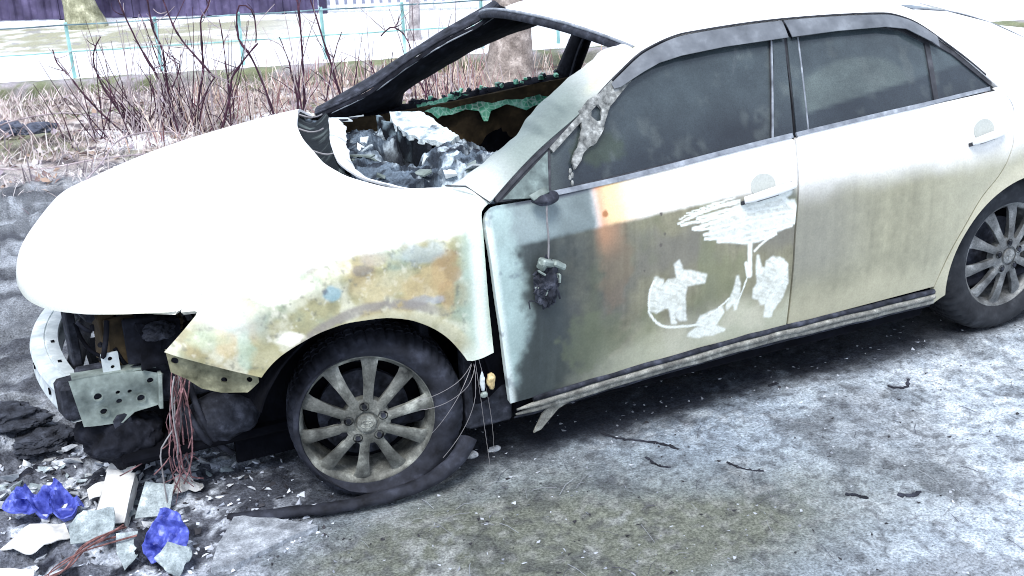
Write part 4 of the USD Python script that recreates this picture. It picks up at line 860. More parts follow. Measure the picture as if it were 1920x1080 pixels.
put('inner_sill', bx((.42, -.80, .30), (.17, .06, .30), ch=.01), 'char', car)

# ---- side sill with its torn front end
sx = np.linspace(.497, 2.322, 60); sz = pc((.49, .207), (.75, .226), (1.6, .258), (2.33, .258))(sx)
sil = node('side_sill', car); tag(sil, 'dusty ribbed side sill with its front end torn loose')
M['sill'] = mat('dusty_sill', (.13, .13, .12), .6, var=.4, scale=30, tint=(.26, .265, .24), fine=.4)
for (dz, r, dy, m_) in [(.020, .011, .004, 'char'), (.0, .011, .012, 'sill'), (-.021, .012, .008, 'sill'), (-.040, .009, -.004, 'char')]:
    s0 = 0 if dz < .01 else 2
    P = np.stack([sx, -(S(sx, sz + dz) + dy - .006) - .004 * noise(np.c_[sx * 9, sx * 0, sx * 0], 3), sz + dz + .004 * (noise(np.c_[sx * 14, sx * 0 + dz * 50, sx * 0], 5) - .5)], -1)[s0:]
    rr_ = r * np.clip(.25 + (sx[s0:] - .49) / .12, .25, 1); put('sill_strip', tube(P, rr_, 8), m_, sil, smooth=60)
put('torn_flap', sheet(Polygon([(.565, .098), (.592, .105), (.655, .172), (.76, .215), (.70, .222), (.63, .200), (.595, .165)]), lambda x, z: np.stack([x, -(S(x, z) + .012 + .05 * np.clip(.18 - z, 0, 1)), z], -1), .012, NEAR, .008, True)[:2], 'sill', sil, smooth=40)
put('sill_inner', bx((1.41, -.80, .215), (1.80, .10, .10), ch=.01), 'liner', sil)

# ---- wheels; built about the hub, outer face at y = 0 looking towards -y
def lathe(prof_, n=72):
    prof_ = np.array(prof_); a = np.linspace(0, 2 * PI, n, endpoint=False)
    V = np.stack([prof_[None, :, 0] * np.cos(a)[:, None], np.repeat(prof_[None, :, 1], n, 0), prof_[None, :, 0] * np.sin(a)[:, None]], -1).reshape(-1, 3)
    m = len(prof_); i, j = np.meshgrid(np.arange(n), np.arange(m - 1), indexing='ij'); i2 = (i + 1) % n
    q = np.stack([i * m + j, i2 * m + j, i2 * m + j + 1, i * m + j + 1], -1).reshape(-1, 4)
    return V, np.vstack([q[:, [0, 1, 2]], q[:, [0, 2, 3]]])
def make_wheel(label, al, rub, hub_z, steer=0., flat=False, loc=(0, 0, 0), turn=0.):
    w_ = UsdGeom.Xform.Define(stage, numbered(str(car.GetPath()) + '/wheel'))
    w_.AddTranslateOp().Set(Gf.Vec3d(loc[0], loc[1], hub_z))
    w_.AddRotateZOp().Set(math.degrees(steer))
    w_ = tag(w_, label)
    rim = lathe([(.226, .012), (.2285, .002), (.226, -.004), (.219, -.003), (.214, .008), (.205, .012), (.198, .035), (.192, .10), (.200, .17)], 96)
    put('rim', trimesh.Trimesh(*rim, process=False), al, w_, smooth=50)
    for k in range(10):
        a = turn + k * 2 * PI / 10
        pts = []
        for (r, hw, y0, th_) in [(.040, .022, -.020, .03), (.085, .0155, -.018, .028), (.135, .0175, -.012, .024), (.185, .0235, -.003, .022), (.216, .031, .012, .018)]:
            pts.append([(r, -hw, y0 + .006), (r, -hw * .45, y0), (r, hw * .45, y0), (r, hw, y0 + .006), (r, hw * .8, y0 + th_), (r, -hw * .8, y0 + th_)])
        P = np.array(pts); P3 = np.stack([P[..., 0] * math.cos(a) - P[..., 1] * math.sin(a), P[..., 2], P[..., 0] * math.sin(a) + P[..., 1] * math.cos(a)], -1)
        V = P3.reshape(-1, 3); i, j = np.meshgrid(np.arange(4), np.arange(6), indexing='ij'); q = np.stack([i * 6 + j, i * 6 + (j + 1) % 6, (i + 1) * 6 + (j + 1) % 6, (i + 1) * 6 + j], -1).reshape(-1, 4)
        T = trimesh.Trimesh(V, np.vstack([q[:, [0, 1, 2]], q[:, [0, 2, 3]]]), process=False); T.fix_normals()
        put('spoke', T, al, w_, smooth=35)
    put('hub', trimesh.Trimesh(*lathe([(.002, -.012), (.036, -.014), (.062, -.018), (.078, -.010), (.080, .02)], 60), process=False), al, w_, smooth=40)
    put('hub_cap', trimesh.Trimesh(*lathe([(.001, -.026), (.022, -.0255), (.030, -.023), (.033, -.018), (.033, -.008)], 48), process=False), al, w_, smooth=35)
    for (rx_, rz_, cz) in [(.021, .0145, 0), (.014, .0055, .007), (.0058, .0135, 0)]:
        tt_ = np.linspace(0, 2 * PI, 29); put('cap_emblem', tube(np.stack([rx_ * np.cos(tt_), np.full(29, -.0265), cz + rz_ * np.sin(tt_)], -1), .0017, 5, False), al, w_, smooth=60)
    for k in range(5):
        a = PI / 2 + .05 + k * 2 * PI / 5; c_ = np.array([.058 * math.cos(a), 0, .058 * math.sin(a)])
        put('lug_recess', trimesh.Trimesh(*lathe([(.0155, -.021), (.0145, -.0215), (.0125, -.0165), (.001, -.0160)], 20), process=False).apply_translation(c_), 'nut', w_, smooth=40)
        put('lug_nut', trimesh.creation.cylinder(.0085, .012, sections=6, transform=trimesh.transformations.rotation_matrix(PI / 2, [1, 0, 0])).apply_translation(c_ + [0, -.020, 0]), 'char', w_)
    put('brake_disc', trimesh.creation.cylinder(.148, .02, sections=48, transform=trimesh.transformations.rotation_matrix(PI / 2, [1, 0, 0])).apply_translation([0, .075, 0]), 'char', w_)
    put('wheel_back', trimesh.creation.cylinder(.188, .02, sections=48, transform=trimesh.transformations.rotation_matrix(PI / 2, [1, 0, 0])).apply_translation([0, .13, 0]), 'liner', w_)
    prof_ = [(.212, .016), (.222, -.004), (.230, -.010), (.246, -.017), (.268, -.0215), (.290, -.018), (.308, -.008), (.321, .006), (.329, .020), (.333, .040), (.3335, .056), (.326, .058), (.326, .064), (.334, .066), (.3345, .095), (.327, .097), (.327, .103), (.3345, .105), (.334, .130), (.326, .132), (.326, .138), (.333, .140), (.329, .170), (.315, .190), (.28, .205), (.22, .19)]
    V, F = lathe(prof_, 216)
    R_ = np.hypot(V[:, 0], V[:, 2]); an = np.arctan2(V[:, 2], V[:, 0]); m = len(prof_)
    ia = np.repeat(np.arange(216), m); groove = ((ia % 4) == 0) & (R_ > .318) & (V[:, 1] < .190)
    V[groove, 0] *= .975; V[groove, 2] *= .975
    if flat:
        tq = sstep(.222, .30, R_); sag = 1 - .15 * tq; V[:, 0] *= sag; V[:, 2] *= sag; V[:, 0] += .040 * tq
        lim = -(hub_z - .006); over = np.clip(lim - V[:, 2], 0, 1)
        V[:, 2] = np.maximum(V[:, 2], lim + .25 * np.clip(.006 + V[:, 1] * .0, 0, 1))
        low = sstep(-.12, -.245, V[:, 2]) * sstep(.222, .27, R_)
        V[:, 1] -= low * .016 * (V[:, 1] < .06); V[:, 1] -= over * .15 * (V[:, 1] < .05)
        V[:, 0] *= 1 + .04 * low
        V += (.010 * (fbm(V * 16, 3, 4) - .5))[:, None] * np.array([1, .8, .2]) * (R_ > .235)[:, None]
        V[:, 2] = np.maximum(V[:, 2], lim)
    T = trimesh.Trimesh(V, F, process=False); T.fix_normals()
    put('tyre', T, rub, w_, smooth=40)
    return w_
make_wheel('sooty front wheel on a flat burnt tyre', 'alloy', 'rubber', .262, -.22, True, (0, -.80, 0), PI / 2 - .14)
make_wheel('grey rear wheel with a dusty inflated tyre', 'alloy_rear', 'rubber_rear', .330, 0, False, (2.775, -.815, 0), .2)
make_wheel('far front wheel', 'alloy', 'rubber', .262, PI - .22, True, (0, .80, 0), .3)
make_wheel('far rear wheel', 'alloy_rear', 'rubber_rear', .330, PI, False, (2.775, .815, 0), .5)

# ================================================================ the place
RR = RIGHT[:2] / np.linalg.norm(RIGHT[:2]); DD = np.array([-RR[1], RR[0]])   # along and across the verge behind the car
def gp(r, d): return EYE[:2] + r * RR + d * DD
def rd_of(x, y):
    q = np.stack([x - EYE[0], y - EYE[1]], -1); return q @ RR, q @ DD
def kerb_d(r): return 10.95 + .17 * (np.clip(r, -12, 8) + 5)
def ground_z(x, y):
    r, d = rd_of(x, y); p3 = np.stack([x, y, x * 0], -1)
    z = sstep(0.0, .35, d - kerb_d(r) - .12) * .125
    verge = sstep(6.6, 8.6, d) * (1 - sstep(-.6, .0, d - kerb_d(r)))
    z = z + verge * .10 * (fbm(p3 * 1.7, 4, 3) - .42)
    left = sstep(-.40, -.95, x - .10 * y) * (1 - sstep(7.2, 8.6, d))
    pr = np.stack([x * 1.3 + y * .5, y * 3.6 - x * 1.6, x * 0], -1)
    z = z + left * (.20 * (fbm(pr * 1.5, 5, 12) - .5) + .08 * (fbm(pr * 5, 4, 14) - .5))
    near = (1 - sstep(9, 12, d))
    pud = 1 - sstep(.42, .58, fbm(p3 * 1.4, 3, 29))
    z = z + near * (.020 * (fbm(p3 * 5, 5, 17) - .5) + .016 * (fbm(p3 * 21, 4, 19) - .5) * (.35 + .65 * (1 - pud)))
    front = np.exp(-(((x + .72) / .5) ** 2 + ((y + .30) / .7) ** 2)); z = z + front * (.06 * (fbm(p3 * 9, 4, 41) - .4) + .035 * (fbm(p3 * 24, 3, 43) - .5))
    # tyres stand on firm, level ground
    for (cx, cy) in ((0, -.8), (2.775, -.8), (0, .8), (2.775, .8)):
        z = z * (1 - np.exp(-(((x - cx) / .34) ** 2 + ((y - cy) / .22) ** 2) ** 2))
    return z
def grow(lo, hi, a, b, h, g, hmax):
    xs = list(np.arange(a, b, h)); s = h; q = b
    while q < hi: xs.append(q); s = min(s * g, hmax if q < 22 else 40); q += s
    s = h; q = a
    while q > lo: s = min(s * g, hmax if q > -22 else 40); q -= s; xs.insert(0, q)
    return np.array(xs)
gxs = grow(-120, 120, -1.7, 3.6, .0145, 1.07, .16); gys = grow(-60, 160, -2.75, .9, .0145, 1.045, .09)
GX, GY = np.meshgrid(gxs, gys, indexing='ij'); GZ = ground_z(GX, GY)
gv = np.stack([GX, GY, GZ], -1).reshape(-1, 3)
x, y = gv[:, 0], gv[:, 1]; r, d = rd_of(x, y); p2 = gv[:, :2]
k1, k2, k3 = n2(p2, 1.6, 101), n2(p2, 7, 102, 5), n2(p2, 30, 103, 3)
c = np.tile([.25, .30, .36], (len(gv), 1)) * (.55 + .9 * k3)[:, None]
c = mixc(c, (.46, .54, .60), sstep(.44, .70, k2) * sstep(.35, .65, n2(p2, 24, 111, 4)) * .65)
c = mixc(c, (.60, .66, .72), sstep(.75, 2.0, x - .55 * (y + 1.6)) * (.45 + .55 * sstep(.36, .64, n2(p2, 16, 117, 5))) * .80)
c = mixc(c, (.12, .125, .135), sstep(.54, .66, n2(p2, 2.4, 104, 5)) * .5)
# wet brownish patch in front of the front door
wet = 1.5 * np.exp(-(((x - .10) / .62) ** 2 + ((y + 1.32) / .40) ** 2)) + .8 * np.exp(-(((x - .95) / .55) ** 2 + ((y + 1.55) / .28) ** 2))
c = mixc(c, np.array([.135, .145, .118]), np.clip(wet * (1.1 + .7 * (k2 - .5)), 0, .97))
c = mixc(c, (.42, .45, .47), sstep(.56, .70, n2(p2, 4.5, 119, 5)) * sstep(.46, .58, k3) * .4 * (1 - sstep(4, 6, d)))
c = mixc(c, (.045, .05, .058), sstep(.56, .64, n2(p2, 5.5, 121, 5)) * .45 * (1 - sstep(4, 6, d)))
c = mixc(c, (.24, .25, .24), np.clip(wet, 0, 1) * sstep(.54, .66, k3) * .6); c = mixc(c, (.05, .052, .06), sstep(.54, .66, n2(p2, 38, 107, 3)) * .55 * (1 - sstep(4, 6, d)))
# soot plus the shadow of the car, painted in round and beneath it
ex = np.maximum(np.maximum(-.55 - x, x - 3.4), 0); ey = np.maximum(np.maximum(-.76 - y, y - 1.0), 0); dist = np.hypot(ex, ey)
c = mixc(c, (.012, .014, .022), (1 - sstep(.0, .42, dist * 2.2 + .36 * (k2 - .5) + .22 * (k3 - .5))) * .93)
# left: dark trampled mud
left = sstep(-.35, -.85, x - .10 * y) * (1 - sstep(7.0, 8.4, d))
c = mixc(c, np.array([.140, .150, .165]) * (.5 + 1.0 * k2)[:, None], left * .95); c = mixc(c, (.035, .038, .05), left * .9 * sstep(.49, .60, n2(p2 @ np.array([[.9, .4], [-.4, .9]]), 1, 131, 5, (3.5, 11))) * .8)
c = mixc(c, (.37, .40, .44), left * sstep(.54, .66, n2(p2 @ np.array([[.9, .4], [-.4, .9]]), 1, 137, 5, (5, 16))) * .75)
spill = np.clip(1.25 * np.exp(-(((x + .82) / .46) ** 2 + ((y + .45) / .70) ** 2)), 0, 1)
c = mixc(c, (.12, .13, .16), np.clip(spill * 1.3, 0, .9)); c = mixc(c, (.55, .60, .68), np.clip(spill * 1.3, 0, 1) * sstep(.50, .58, n2(p2, 18, 143, 4)) * .9); c = mixc(c, (.018, .02, .03), np.clip(spill * 1.3, 0, 1) * sstep(.52, .58, n2(p2, 16, 141, 4)) * .95)
# verge: dead leaves and moss, then snow beyond the kerb
vz = sstep(7.0, 8.4, d + .8 * (k1 - .5))
vc = np.tile([.36, .30, .27], (len(gv), 1)) * (.45 + 1.1 * n2(p2, 9, 151, 5))[:, None]
vc = mixc(vc, (.58, .55, .54), sstep(.50, .62, n2(p2, 5, 153, 5)) * .8)
vc = mixc(vc, (.11, .14, .06), sstep(.52, .64, n2(p2, 2.2, 155)) * .7)
vc = mixc(vc, (.06, .045, .05), sstep(.50, .60, n2(p2, 7, 157)) * .85)
for (rc, dc, a_, b_) in [(-2.95, 8.75, .35, .30), (-3.4, 9.2, .22, .16), (-2.2, 9.6, .20, .15), (-1.0, 9.3, .18, .12)]:
    vc = mixc(vc, (.82, .83, .86), 1 - sstep(.7, 1.1, np.hypot((r - rc) / a_, (d - dc) / b_) + .6 * (k2 - .5)))
c = c * (1 - vz[:, None]) + vc * vz[:, None]
beyond = sstep(0, .1, d - kerb_d(r) - .18)
sn = np.tile([.80, .81, .84], (len(gv), 1))
tan = sstep(13.2, 13.5, d + .5 * (k2 - .5)) * (1 - sstep(15.7, 16.0, d + .4 * (k2 - .5))) * (1 - .75 * sstep(-4.0, -2.0, r))
sn = mixc(sn, (.30, .30, .20), tan * sstep(.30, .52, n2(p2, 3, 161, 5)) * .9)
sn = mixc(sn, (.30, .30, .30), tan * sstep(.58, .66, n2(p2, 6, 163, 4)) * .8)
sn = mixc(sn, (.20, .22, .30), sstep(17.3, 17.6, d))
c = c * (1 - beyond[:, None]) + sn * beyond[:, None]
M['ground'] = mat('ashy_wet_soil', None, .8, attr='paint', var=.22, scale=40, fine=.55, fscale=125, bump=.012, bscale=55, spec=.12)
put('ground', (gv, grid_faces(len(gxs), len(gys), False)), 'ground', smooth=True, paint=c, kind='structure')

# ---- mossy kerb, green railing
kr = np.linspace(-11, 9, 420); kd = kerb_d(kr)
secs = [(-.02, -.05), (-.02, .09), (.0, .125), (.03, .140), (.16, .142), (.22, .12), (.25, -.05)]
KV = np.stack([np.stack([gp(a, b + s)[0] * 1.0 for a, b in zip(kr, kd)]) for s, _ in secs], 1)
KP = np.array([[[*gp(a, b + s), zz] for s, zz in secs] for a, b in zip(kr, kd)])
KP[..., 2] += .022 * (fbm(KP * 9, 4, 3) - .5); KP[..., :2] += (.03 * (fbm(KP * 6 + 5, 4, 3) - .5))[..., None] * DD
v, f, src = patch(KP, (-DD[0], -DD[1], .6), .01, False); q = KP.reshape(-1, 3)[src]
kc = mixc(np.tile([.22, .22, .20], (len(q), 1)), (.15, .175, .085), sstep(.42, .58, fbm(q * 3, 4, 5)) * .8); kc = mixc(kc, (.30, .28, .30), sstep(.55, .65, fbm(q * 7, 4, 8)))
tag(put('mossy_kerb', (v, f), 'coat', smooth=True, paint=kc), 'low mossy concrete kerb between dead grass and snow', 'kerb')
M['green'] = mat('turquoise_paint', (.20, .46, .44), .5, var=.4, scale=6, tint=(.42, .66, .66)); M['rail'] = mat('rail_paint', (.04, .07, .12), .5, var=.6, scale=3, tint=(.30, .48, .50))
o = gp(-3.6, 11.7); rl = thing('metal_railing', 'low turquoise metal railing with two rails standing in the snow', 'railing', (o[0], o[1], .12))
def rel(r_, d_, z_): return np.array([*(gp(r_, d_) - o), z_])
rail_d = lambda r_: 11.45 + .22 * (r_ + 4.47) if r_ < 2 else 12.9
prs = [-6.95, -6.12, -5.30, -4.47, -3.64, -2.84, -2.02, -1.2, -.38, .44, 1.26, 2.1]
for k, a in enumerate(prs):
    put('post', bx(rel(a, rail_d(a), .26), (.028, .028, .56), rz=.3, rx=.02 * ((k % 3) - 1), ch=.003), 'green', rl)
for a, b in zip(prs[:-1], prs[1:]):
    for h, m_ in ((.515, 'rail'), (.255, 'green')):
        mid = rel((a + b) / 2, rail_d((a + b) / 2) - .02, h - .006)
        put('rail', tube([rel(a, rail_d(a) - .02, h), mid, rel(b, rail_d(b) - .02, h)], .008, 6), m_, rl, smooth=60)

# ---- purple sheet fence and white picket fence
M['violet'] = mat('violet_sheet', (.045, .036, .088), .5, var=.45, scale=3, tint=(.10, .085, .165)); M['whitewood'] = mat('white_wood', (.70, .71, .74), .6, var=.12, scale=9); M['dark_post'] = mat('dark_post_metal', (.03, .025, .06), .5, var=.3)
fence_d = lambda r_: 16.85 - .10 * (r_ + 7.6)
fo = gp(-5, 16.6); fe = thing('sheet_fence', 'dark violet ribbed metal sheet fence behind the snow', 'fence', (fo[0], fo[1], .12))
edges = np.arange(-11.0, -2.75, 1.10)
for a in edges:
    t_ = np.linspace(a + .003, min(a + 1.10, -2.80) - .003, 45); wv = .018 * np.clip(np.sin(t_ * 2 * PI / .22) * 2.2, -1, 1)
    P = np.array([[[*(gp(s, fence_d(s) + w_) - fo), zz] for zz in (.02, 1.0, 2.05)] for s, w_ in zip(t_, wv)])
    v, f, _ = patch(P, (-DD[0], -DD[1], 0), .004, True); put('sheet', (v, f), 'violet', fe, smooth=False)
    put('post', bx([*(gp(a, fence_d(a) + .05) - fo), 1.0], (.06, .06, 2.1), rz=-.45), 'dark_post', fe)
for h in (.35, 1.7): put('cross_rail', tube([[*(gp(s, fence_d(s) + .045) - fo), h] for s in (-11, -7, -2.8)], .02, 6), 'dark_post', fe)
po = gp(-.5, 16.4); pf = thing('picket_fence', 'white picket fence with narrow gaps beside the violet fence', 'fence', (po[0], po[1], .12))
put('post', bx([*(gp(-2.72, fence_d(-2.72)) - po), .9], (.10, .10, 1.9), rz=-.45, ch=.008), 'dark_post', pf)
for s in np.arange(-2.58, 2.6, .125):
    put('slat', bx([*(gp(s, fence_d(s)) - po), .72 + .006 * math.sin(s * 31)], (.078, .018, 1.36), rz=-.45 + .02 * math.sin(s * 17), ch=.004), 'whitewood', pf)
for h in (.25, 1.1): put('cross_rail', bx([*(gp(0.0, fence_d(0) + .035) - po), h], (5.3, .035, .08), rz=math.atan2(*(gp(1, fence_d(1)) - gp(0, fence_d(0)))[::-1])), 'whitewood', pf)
for s in (-1.2, .3, 1.8): put('post', bx([*(gp(s, fence_d(s) + .09) - po), .75], (.09, .09, 1.5), rz=-.45), 'whitewood', pf)

# ---- trees
def tree(name, label, r_, d_, rad, lean, color, tint, seed, h=6.0, base=.12, bump=.02):
    g = np.random.default_rng(seed); o_ = gp(r_, d_)
    t = thing(name, label, 'tree', (o_[0], o_[1], base))
    m_ = M[name + str(seed)] = mat('bark_%d' % seed, color, .85, var=.5, scale=7, tint=tint, bump=bump, bscale=18, fine=.3, fscale=60)
    zs = np.linspace(-.1, h, 40); P = np.stack([lean[0] * zs + .05 * np.sin(zs * 1.3 + seed), lean[1] * zs + .05 * np.cos(zs * 1.1), zs], -1)
    rr_ = rad * (1 - .09 * zs) * (1 + .55 * np.exp(-np.maximum(zs, 0) / .22)); v, f = tube(P, np.maximum(rr_, .03), 22)
    v = v + (v - np.repeat(P, 22, 0)) * (.35 * (fbm(v * np.array([7, 7, 2.2]), 4, seed) - .5))[:, None]
    put('trunk', (v, f), m_, t, smooth=50)
    for k in range(9):
        z0 = h * g.uniform(.42, .98); s0 = np.array([np.interp(z0, zs, P[:, 0]), np.interp(z0, zs, P[:, 1]), z0]); a = g.uniform(0, 2 * PI); L = g.uniform(1.0, 2.3)
        q = smoothline([s0, s0 + L * .5 * np.array([math.cos(a), math.sin(a), .6]), s0 + L * np.array([math.cos(a + .3), math.sin(a + .3), 1.0])], 12); ms = [tube(q, np.linspace(rad * .32, .012, 12), 7)]
        for j in range(9):
            b = q[g.integers(4, 12)]; e = b + g.normal(0, .35, 3) + [0, 0, .35]; ms.append(tube(smoothline([b, (b + e) / 2 + g.normal(0, .06, 3), e], 6), np.linspace(.012, .003, 6), 4))
        put('limb', cat_(ms), m_, t, smooth=60)
tree('pale_tree', 'thick pale tree trunk with greenish bark before the violet fence', -5.85, 15.7, .19, (-.10, .02), (.22, .23, .13), (.46, .45, .34), 3)
tree('dark_tree', 'thin dark leaning trunk just right of the pale tree', -6.02, 16.3, .10, (-.14, .03), (.05, .045, .06), (.12, .11, .13), 4)
tree('brown_tree', 'rough brown trunk seen through the empty windscreen of the burnt car', -.03, 10.55, .185, (.015, .0), (.20, .16, .14), (.44, .39, .36), 5, base=.0)
tree('grey_sapling', 'slim grey sapling behind the railing right of the bare stems', -1.15, 13.2, .055, (-.01, 0), (.30, .27, .28), (.52, .48, .48), 6, h=4.0)

# ---- bare shrubs
M['stem'] = mat('shrub_stem', (.025, .010, .022), .7, var=.5, scale=12, tint=(.09, .035, .06)); M['stem_pale'] = mat('pale_stem', (.30, .24, .26), .7, var=.4, scale=14, tint=(.5, .44, .46))
SH = [('spreading bare shrub with slanting reddish stems left of the tallest stems', [([(-.3,5.79,.71),(-.29,5.79,.62),(-.23,5.76,.52),(-.11,5.7,.31),(.13,5.59,.0)], .010), ([(.05,5.57,.8),(-.03,5.61,.59),(0,5.59,.44),(.07,5.56,.27),(.23,5.48,.0)], .010), ([(.02,5.60,.40),(.12,5.56,.22),(.25,5.48,.0)], .008), ([(-.02,5.64,.52),(.08,5.6,.33),(.28,5.5,.0)], .008), ([(-.31,5.79,.05),(-.09,5.68,.06),(.14,5.57,.05),(.30,5.49,.0)], .006)]),
      ('tall bare shrub with straight dark stems just over the hood', [([(.17,5.47,1.25),(.26,5.43,.87),(.42,5.35,.44)], .009), ([(.42,5.45,1.2),(.43,5.45,.86),(.48,5.42,.65),(.48,5.42,.44),(.46,5.43,-.05)], .012), ([(.37,5.47,.4),(.37,5.46,.27),(.4,5.45,.1),(.44,5.43,-.05)], .008), ([(.60,5.31,.67),(.57,5.33,.52),(.5,5.36,.38)], .006), ([(.42,5.35,.44),(.44,5.40,.2),(.46,5.43,.0)], .008)]),
      ('bare shrub with a looping stem in the middle of the verge', [([(.49,5.21,1.2),(.55,5.18,.87),(.72,5.1,.57),(.79,5.07,.47)], .009), ([(.79,5.07,.47),(.72,5.3,.25),(.66,5.36,.0)], .009), ([(.88,5.25,1.15),(.85,5.27,1.0),(.78,5.31,.88),(.77,5.31,.74),(.76,5.32,.54),(.69,5.35,.25),(.64,5.38,.0)], .011), ([(1.12,4.97,.72),(1.13,4.96,.9),(1.09,4.98,1.0),(1.04,5.01,1.01),(1.0,5.03,.88),(1.0,5.03,.77),(1.07,4.99,.62),(1.15,4.96,.35),(1.21,4.92,.0)], .010), ([(1.12,4.92,.72),(1.04,4.96,.63),(.91,5.02,.45),(.87,5.04,.28),(.77,5.09,.0)], .011), ([(.87,5.04,.92),(.88,5.03,.76),(.88,5.03,.53),(.86,5.04,.0)], .007)]),
      ('bare shrub with purple brown stems nearest the far windscreen pillar', [([(1.47,4.96,1.2),(1.48,4.96,.81),(1.47,4.96,.52),(1.44,4.98,.0)], .011), ([(1.50,4.86,1.2),(1.55,4.84,1.02),(1.6,4.82,.77),(1.65,4.8,.54),(1.75,4.75,.0)], .010), ([(1.36,4.82,.47),(1.38,4.81,.3),(1.39,4.81,.0)], .010), ([(1.72,4.67,.78),(1.65,4.7,.58),(1.53,4.76,.0)], .007), ([(1.30,4.95,.75),(1.36,4.93,.5),(1.40,4.92,.0)], .007)]),
      ('sparse bare shrub half hidden behind the far windscreen pillar', [([(2.21,4.4,.43),(2.06,4.48,.80),(1.98,4.5,.74)], .006), ([(2.21,4.4,.43),(2.3,4.38,.2),(2.35,4.36,.0)], .008), ([(2.05,4.45,.62),(2.02,4.46,.35),(2.1,4.44,.0)], .006), ([(1.90,4.56,.55),(1.95,4.53,.3),(2.0,4.5,.0)], .007)])]
srng = np.random.default_rng(21)
for lab, stems in SH:
    b0 = np.array(stems[1][0][-1][:2] + (0,)) if True else None
    s_ = thing('bare_shrub', lab, 'shrub', (b0[0], b0[1], 0), group=None)
    for P, rad in stems:
        q = smoothline(np.array(P) - b0, 24); n = len(q); q = q + .006 * (np.stack([fbm(np.c_[np.arange(n) * .7, np.full((n, 2), k + rad * 999)], 3, k) for k in range(3)], -1) - .5)
        rr_ = rad * np.linspace(.65, 1.15, n) * (1 + .5 * (srng.random(n) > .86))
        put('stem', tube(q, .8 * rr_ if P[0][2] > P[-1][2] - .2 else .8 * rr_, 6), 'stem', s_, smooth=60)
        for k in range(8):
            a = q[srng.integers(2, n - 2)]; e = a + srng.normal(0, [.11, .05, .05]) + [0, 0, .12]
            put('twig', tube(smoothline([a, (a + e) / 2 + srng.normal(0, .015, 3), e], 6), np.linspace(.0042, .002, 6), 4), 'stem' if k % 2 else 'stem_pale', s_, smooth=60)
    for k in range(34):
        a = np.array([srng.normal(0, .28), srng.normal(0, .12), 0]); e = a + np.array([srng.normal(0, .18), srng.normal(0, .1), srng.uniform(.25, 1.0)])
        put('twig', tube(smoothline([a, (a + e) / 2 + srng.normal(0, .03, 3), e], 8), np.linspace(.0052, .0022, 8), 4), 'stem_pale' if k % 2 else 'stem', s_, smooth=60)

# ---- dead grass and fallen stalks
def blades(n, rlo, rhi, dlo, dhi, hlo, hhi, lying, cols, seed, wid=.006):
    g = np.random.default_rng(seed); V, C_ = [], []
    r_ = g.uniform(rlo, rhi, n * 3); d_ = g.uniform(dlo, dhi, n * 3); q = EYE[:2] + r_[:, None] * RR + d_[:, None] * DD
    keep = (fbm(np.c_[q * 1.6, q[:, :1] * 0], 3, seed) > g.uniform(.25, .70, n * 3)) & (d_ < kerb_d(r_) - .02) & ~((q[:, 1] < 1.15) & (q[:, 0] > -1.1))
    q = q[keep][:n]; n = len(q); z0 = ground_z(q[:, 0], q[:, 1]); h = g.uniform(hlo, hhi, n) * g.uniform(.5, 1, n); az = g.uniform(0, 2 * PI, n)
    ln = lying * g.uniform(.3, 1, n); dirv = np.stack([np.cos(az), np.sin(az)], -1); sd = np.stack([-RR[0] * np.ones(n), -RR[1] * np.ones(n)], -1) * g.uniform(.5, 1.3, n)[:, None] * wid
    sd = sd * .6 + np.stack([-dirv[:, 1], dirv[:, 0]], -1) * wid * .5
    for s, w_ in ((0, 1), (.4, .9), (.75, .7), (1.0, .15)):
        c_ = np.c_[q + dirv * (h * ln * s ** 1.4)[:, None], z0 - .01 + h * np.sqrt(np.clip(1 - ln ** 2 * .98, .01, 1)) * (s - .25 * ln * s * s)]
        V += [c_ + np.c_[sd * w_, np.zeros(n)], c_ - np.c_[sd * w_, np.zeros(n)]]
    V = np.stack(V, 1).reshape(-1, 3); b = np.arange(n)[:, None] * 8
    F = np.concatenate([np.concatenate([b + [[2 * i, 2 * i + 1, 2 * i + 3]], b + [[2 * i, 2 * i + 3, 2 * i + 2]]], 0) for i in range(3)])
    cc = np.array(cols)[g.integers(0, len(cols), n)] * g.uniform(.6, 1.3, n)[:, None]
    return V, F, np.repeat(cc, 8, 0)
sets = [blades(3800, -3.0, 4.5, 8.3, 12.0, .14, .46, .55, [(.38, .28, .23), (.48, .39, .33), (.20, .10, .11), (.58, .50, .45), (.30, .19, .20)], 61, .0045),
        blades(3600, -5.6, -2.2, 8.2, 11.4, .08, .30, .95, [(.46, .40, .38), (.62, .57, .56), (.22, .17, .17), (.50, .42, .42)], 62, .004),
        blades(1600, -4.8, -1.5, 6.9, 8.8, .06, .26, .99, [(.40, .36, .36), (.55, .52, .52), (.16, .14, .16)], 63, .005)]
V = np.vstack([s[0] for s in sets]); o_ = 0; F = []
for s in sets: F.append(s[1] + o_); o_ += len(s[0])
M['grass'] = mat('dead_grass_blades', None, .8, attr='paint', var=.15, scale=6, spec=.2)
tag(put('dead_grass', (V, np.vstack(F)), 'grass', smooth=False, paint=np.vstack([s[2] for s in sets])), 'dry pinkish dead grass on the verge behind the burnt car', 'grass', kind='stuff')
leaf = []
lg = np.random.default_rng(5)
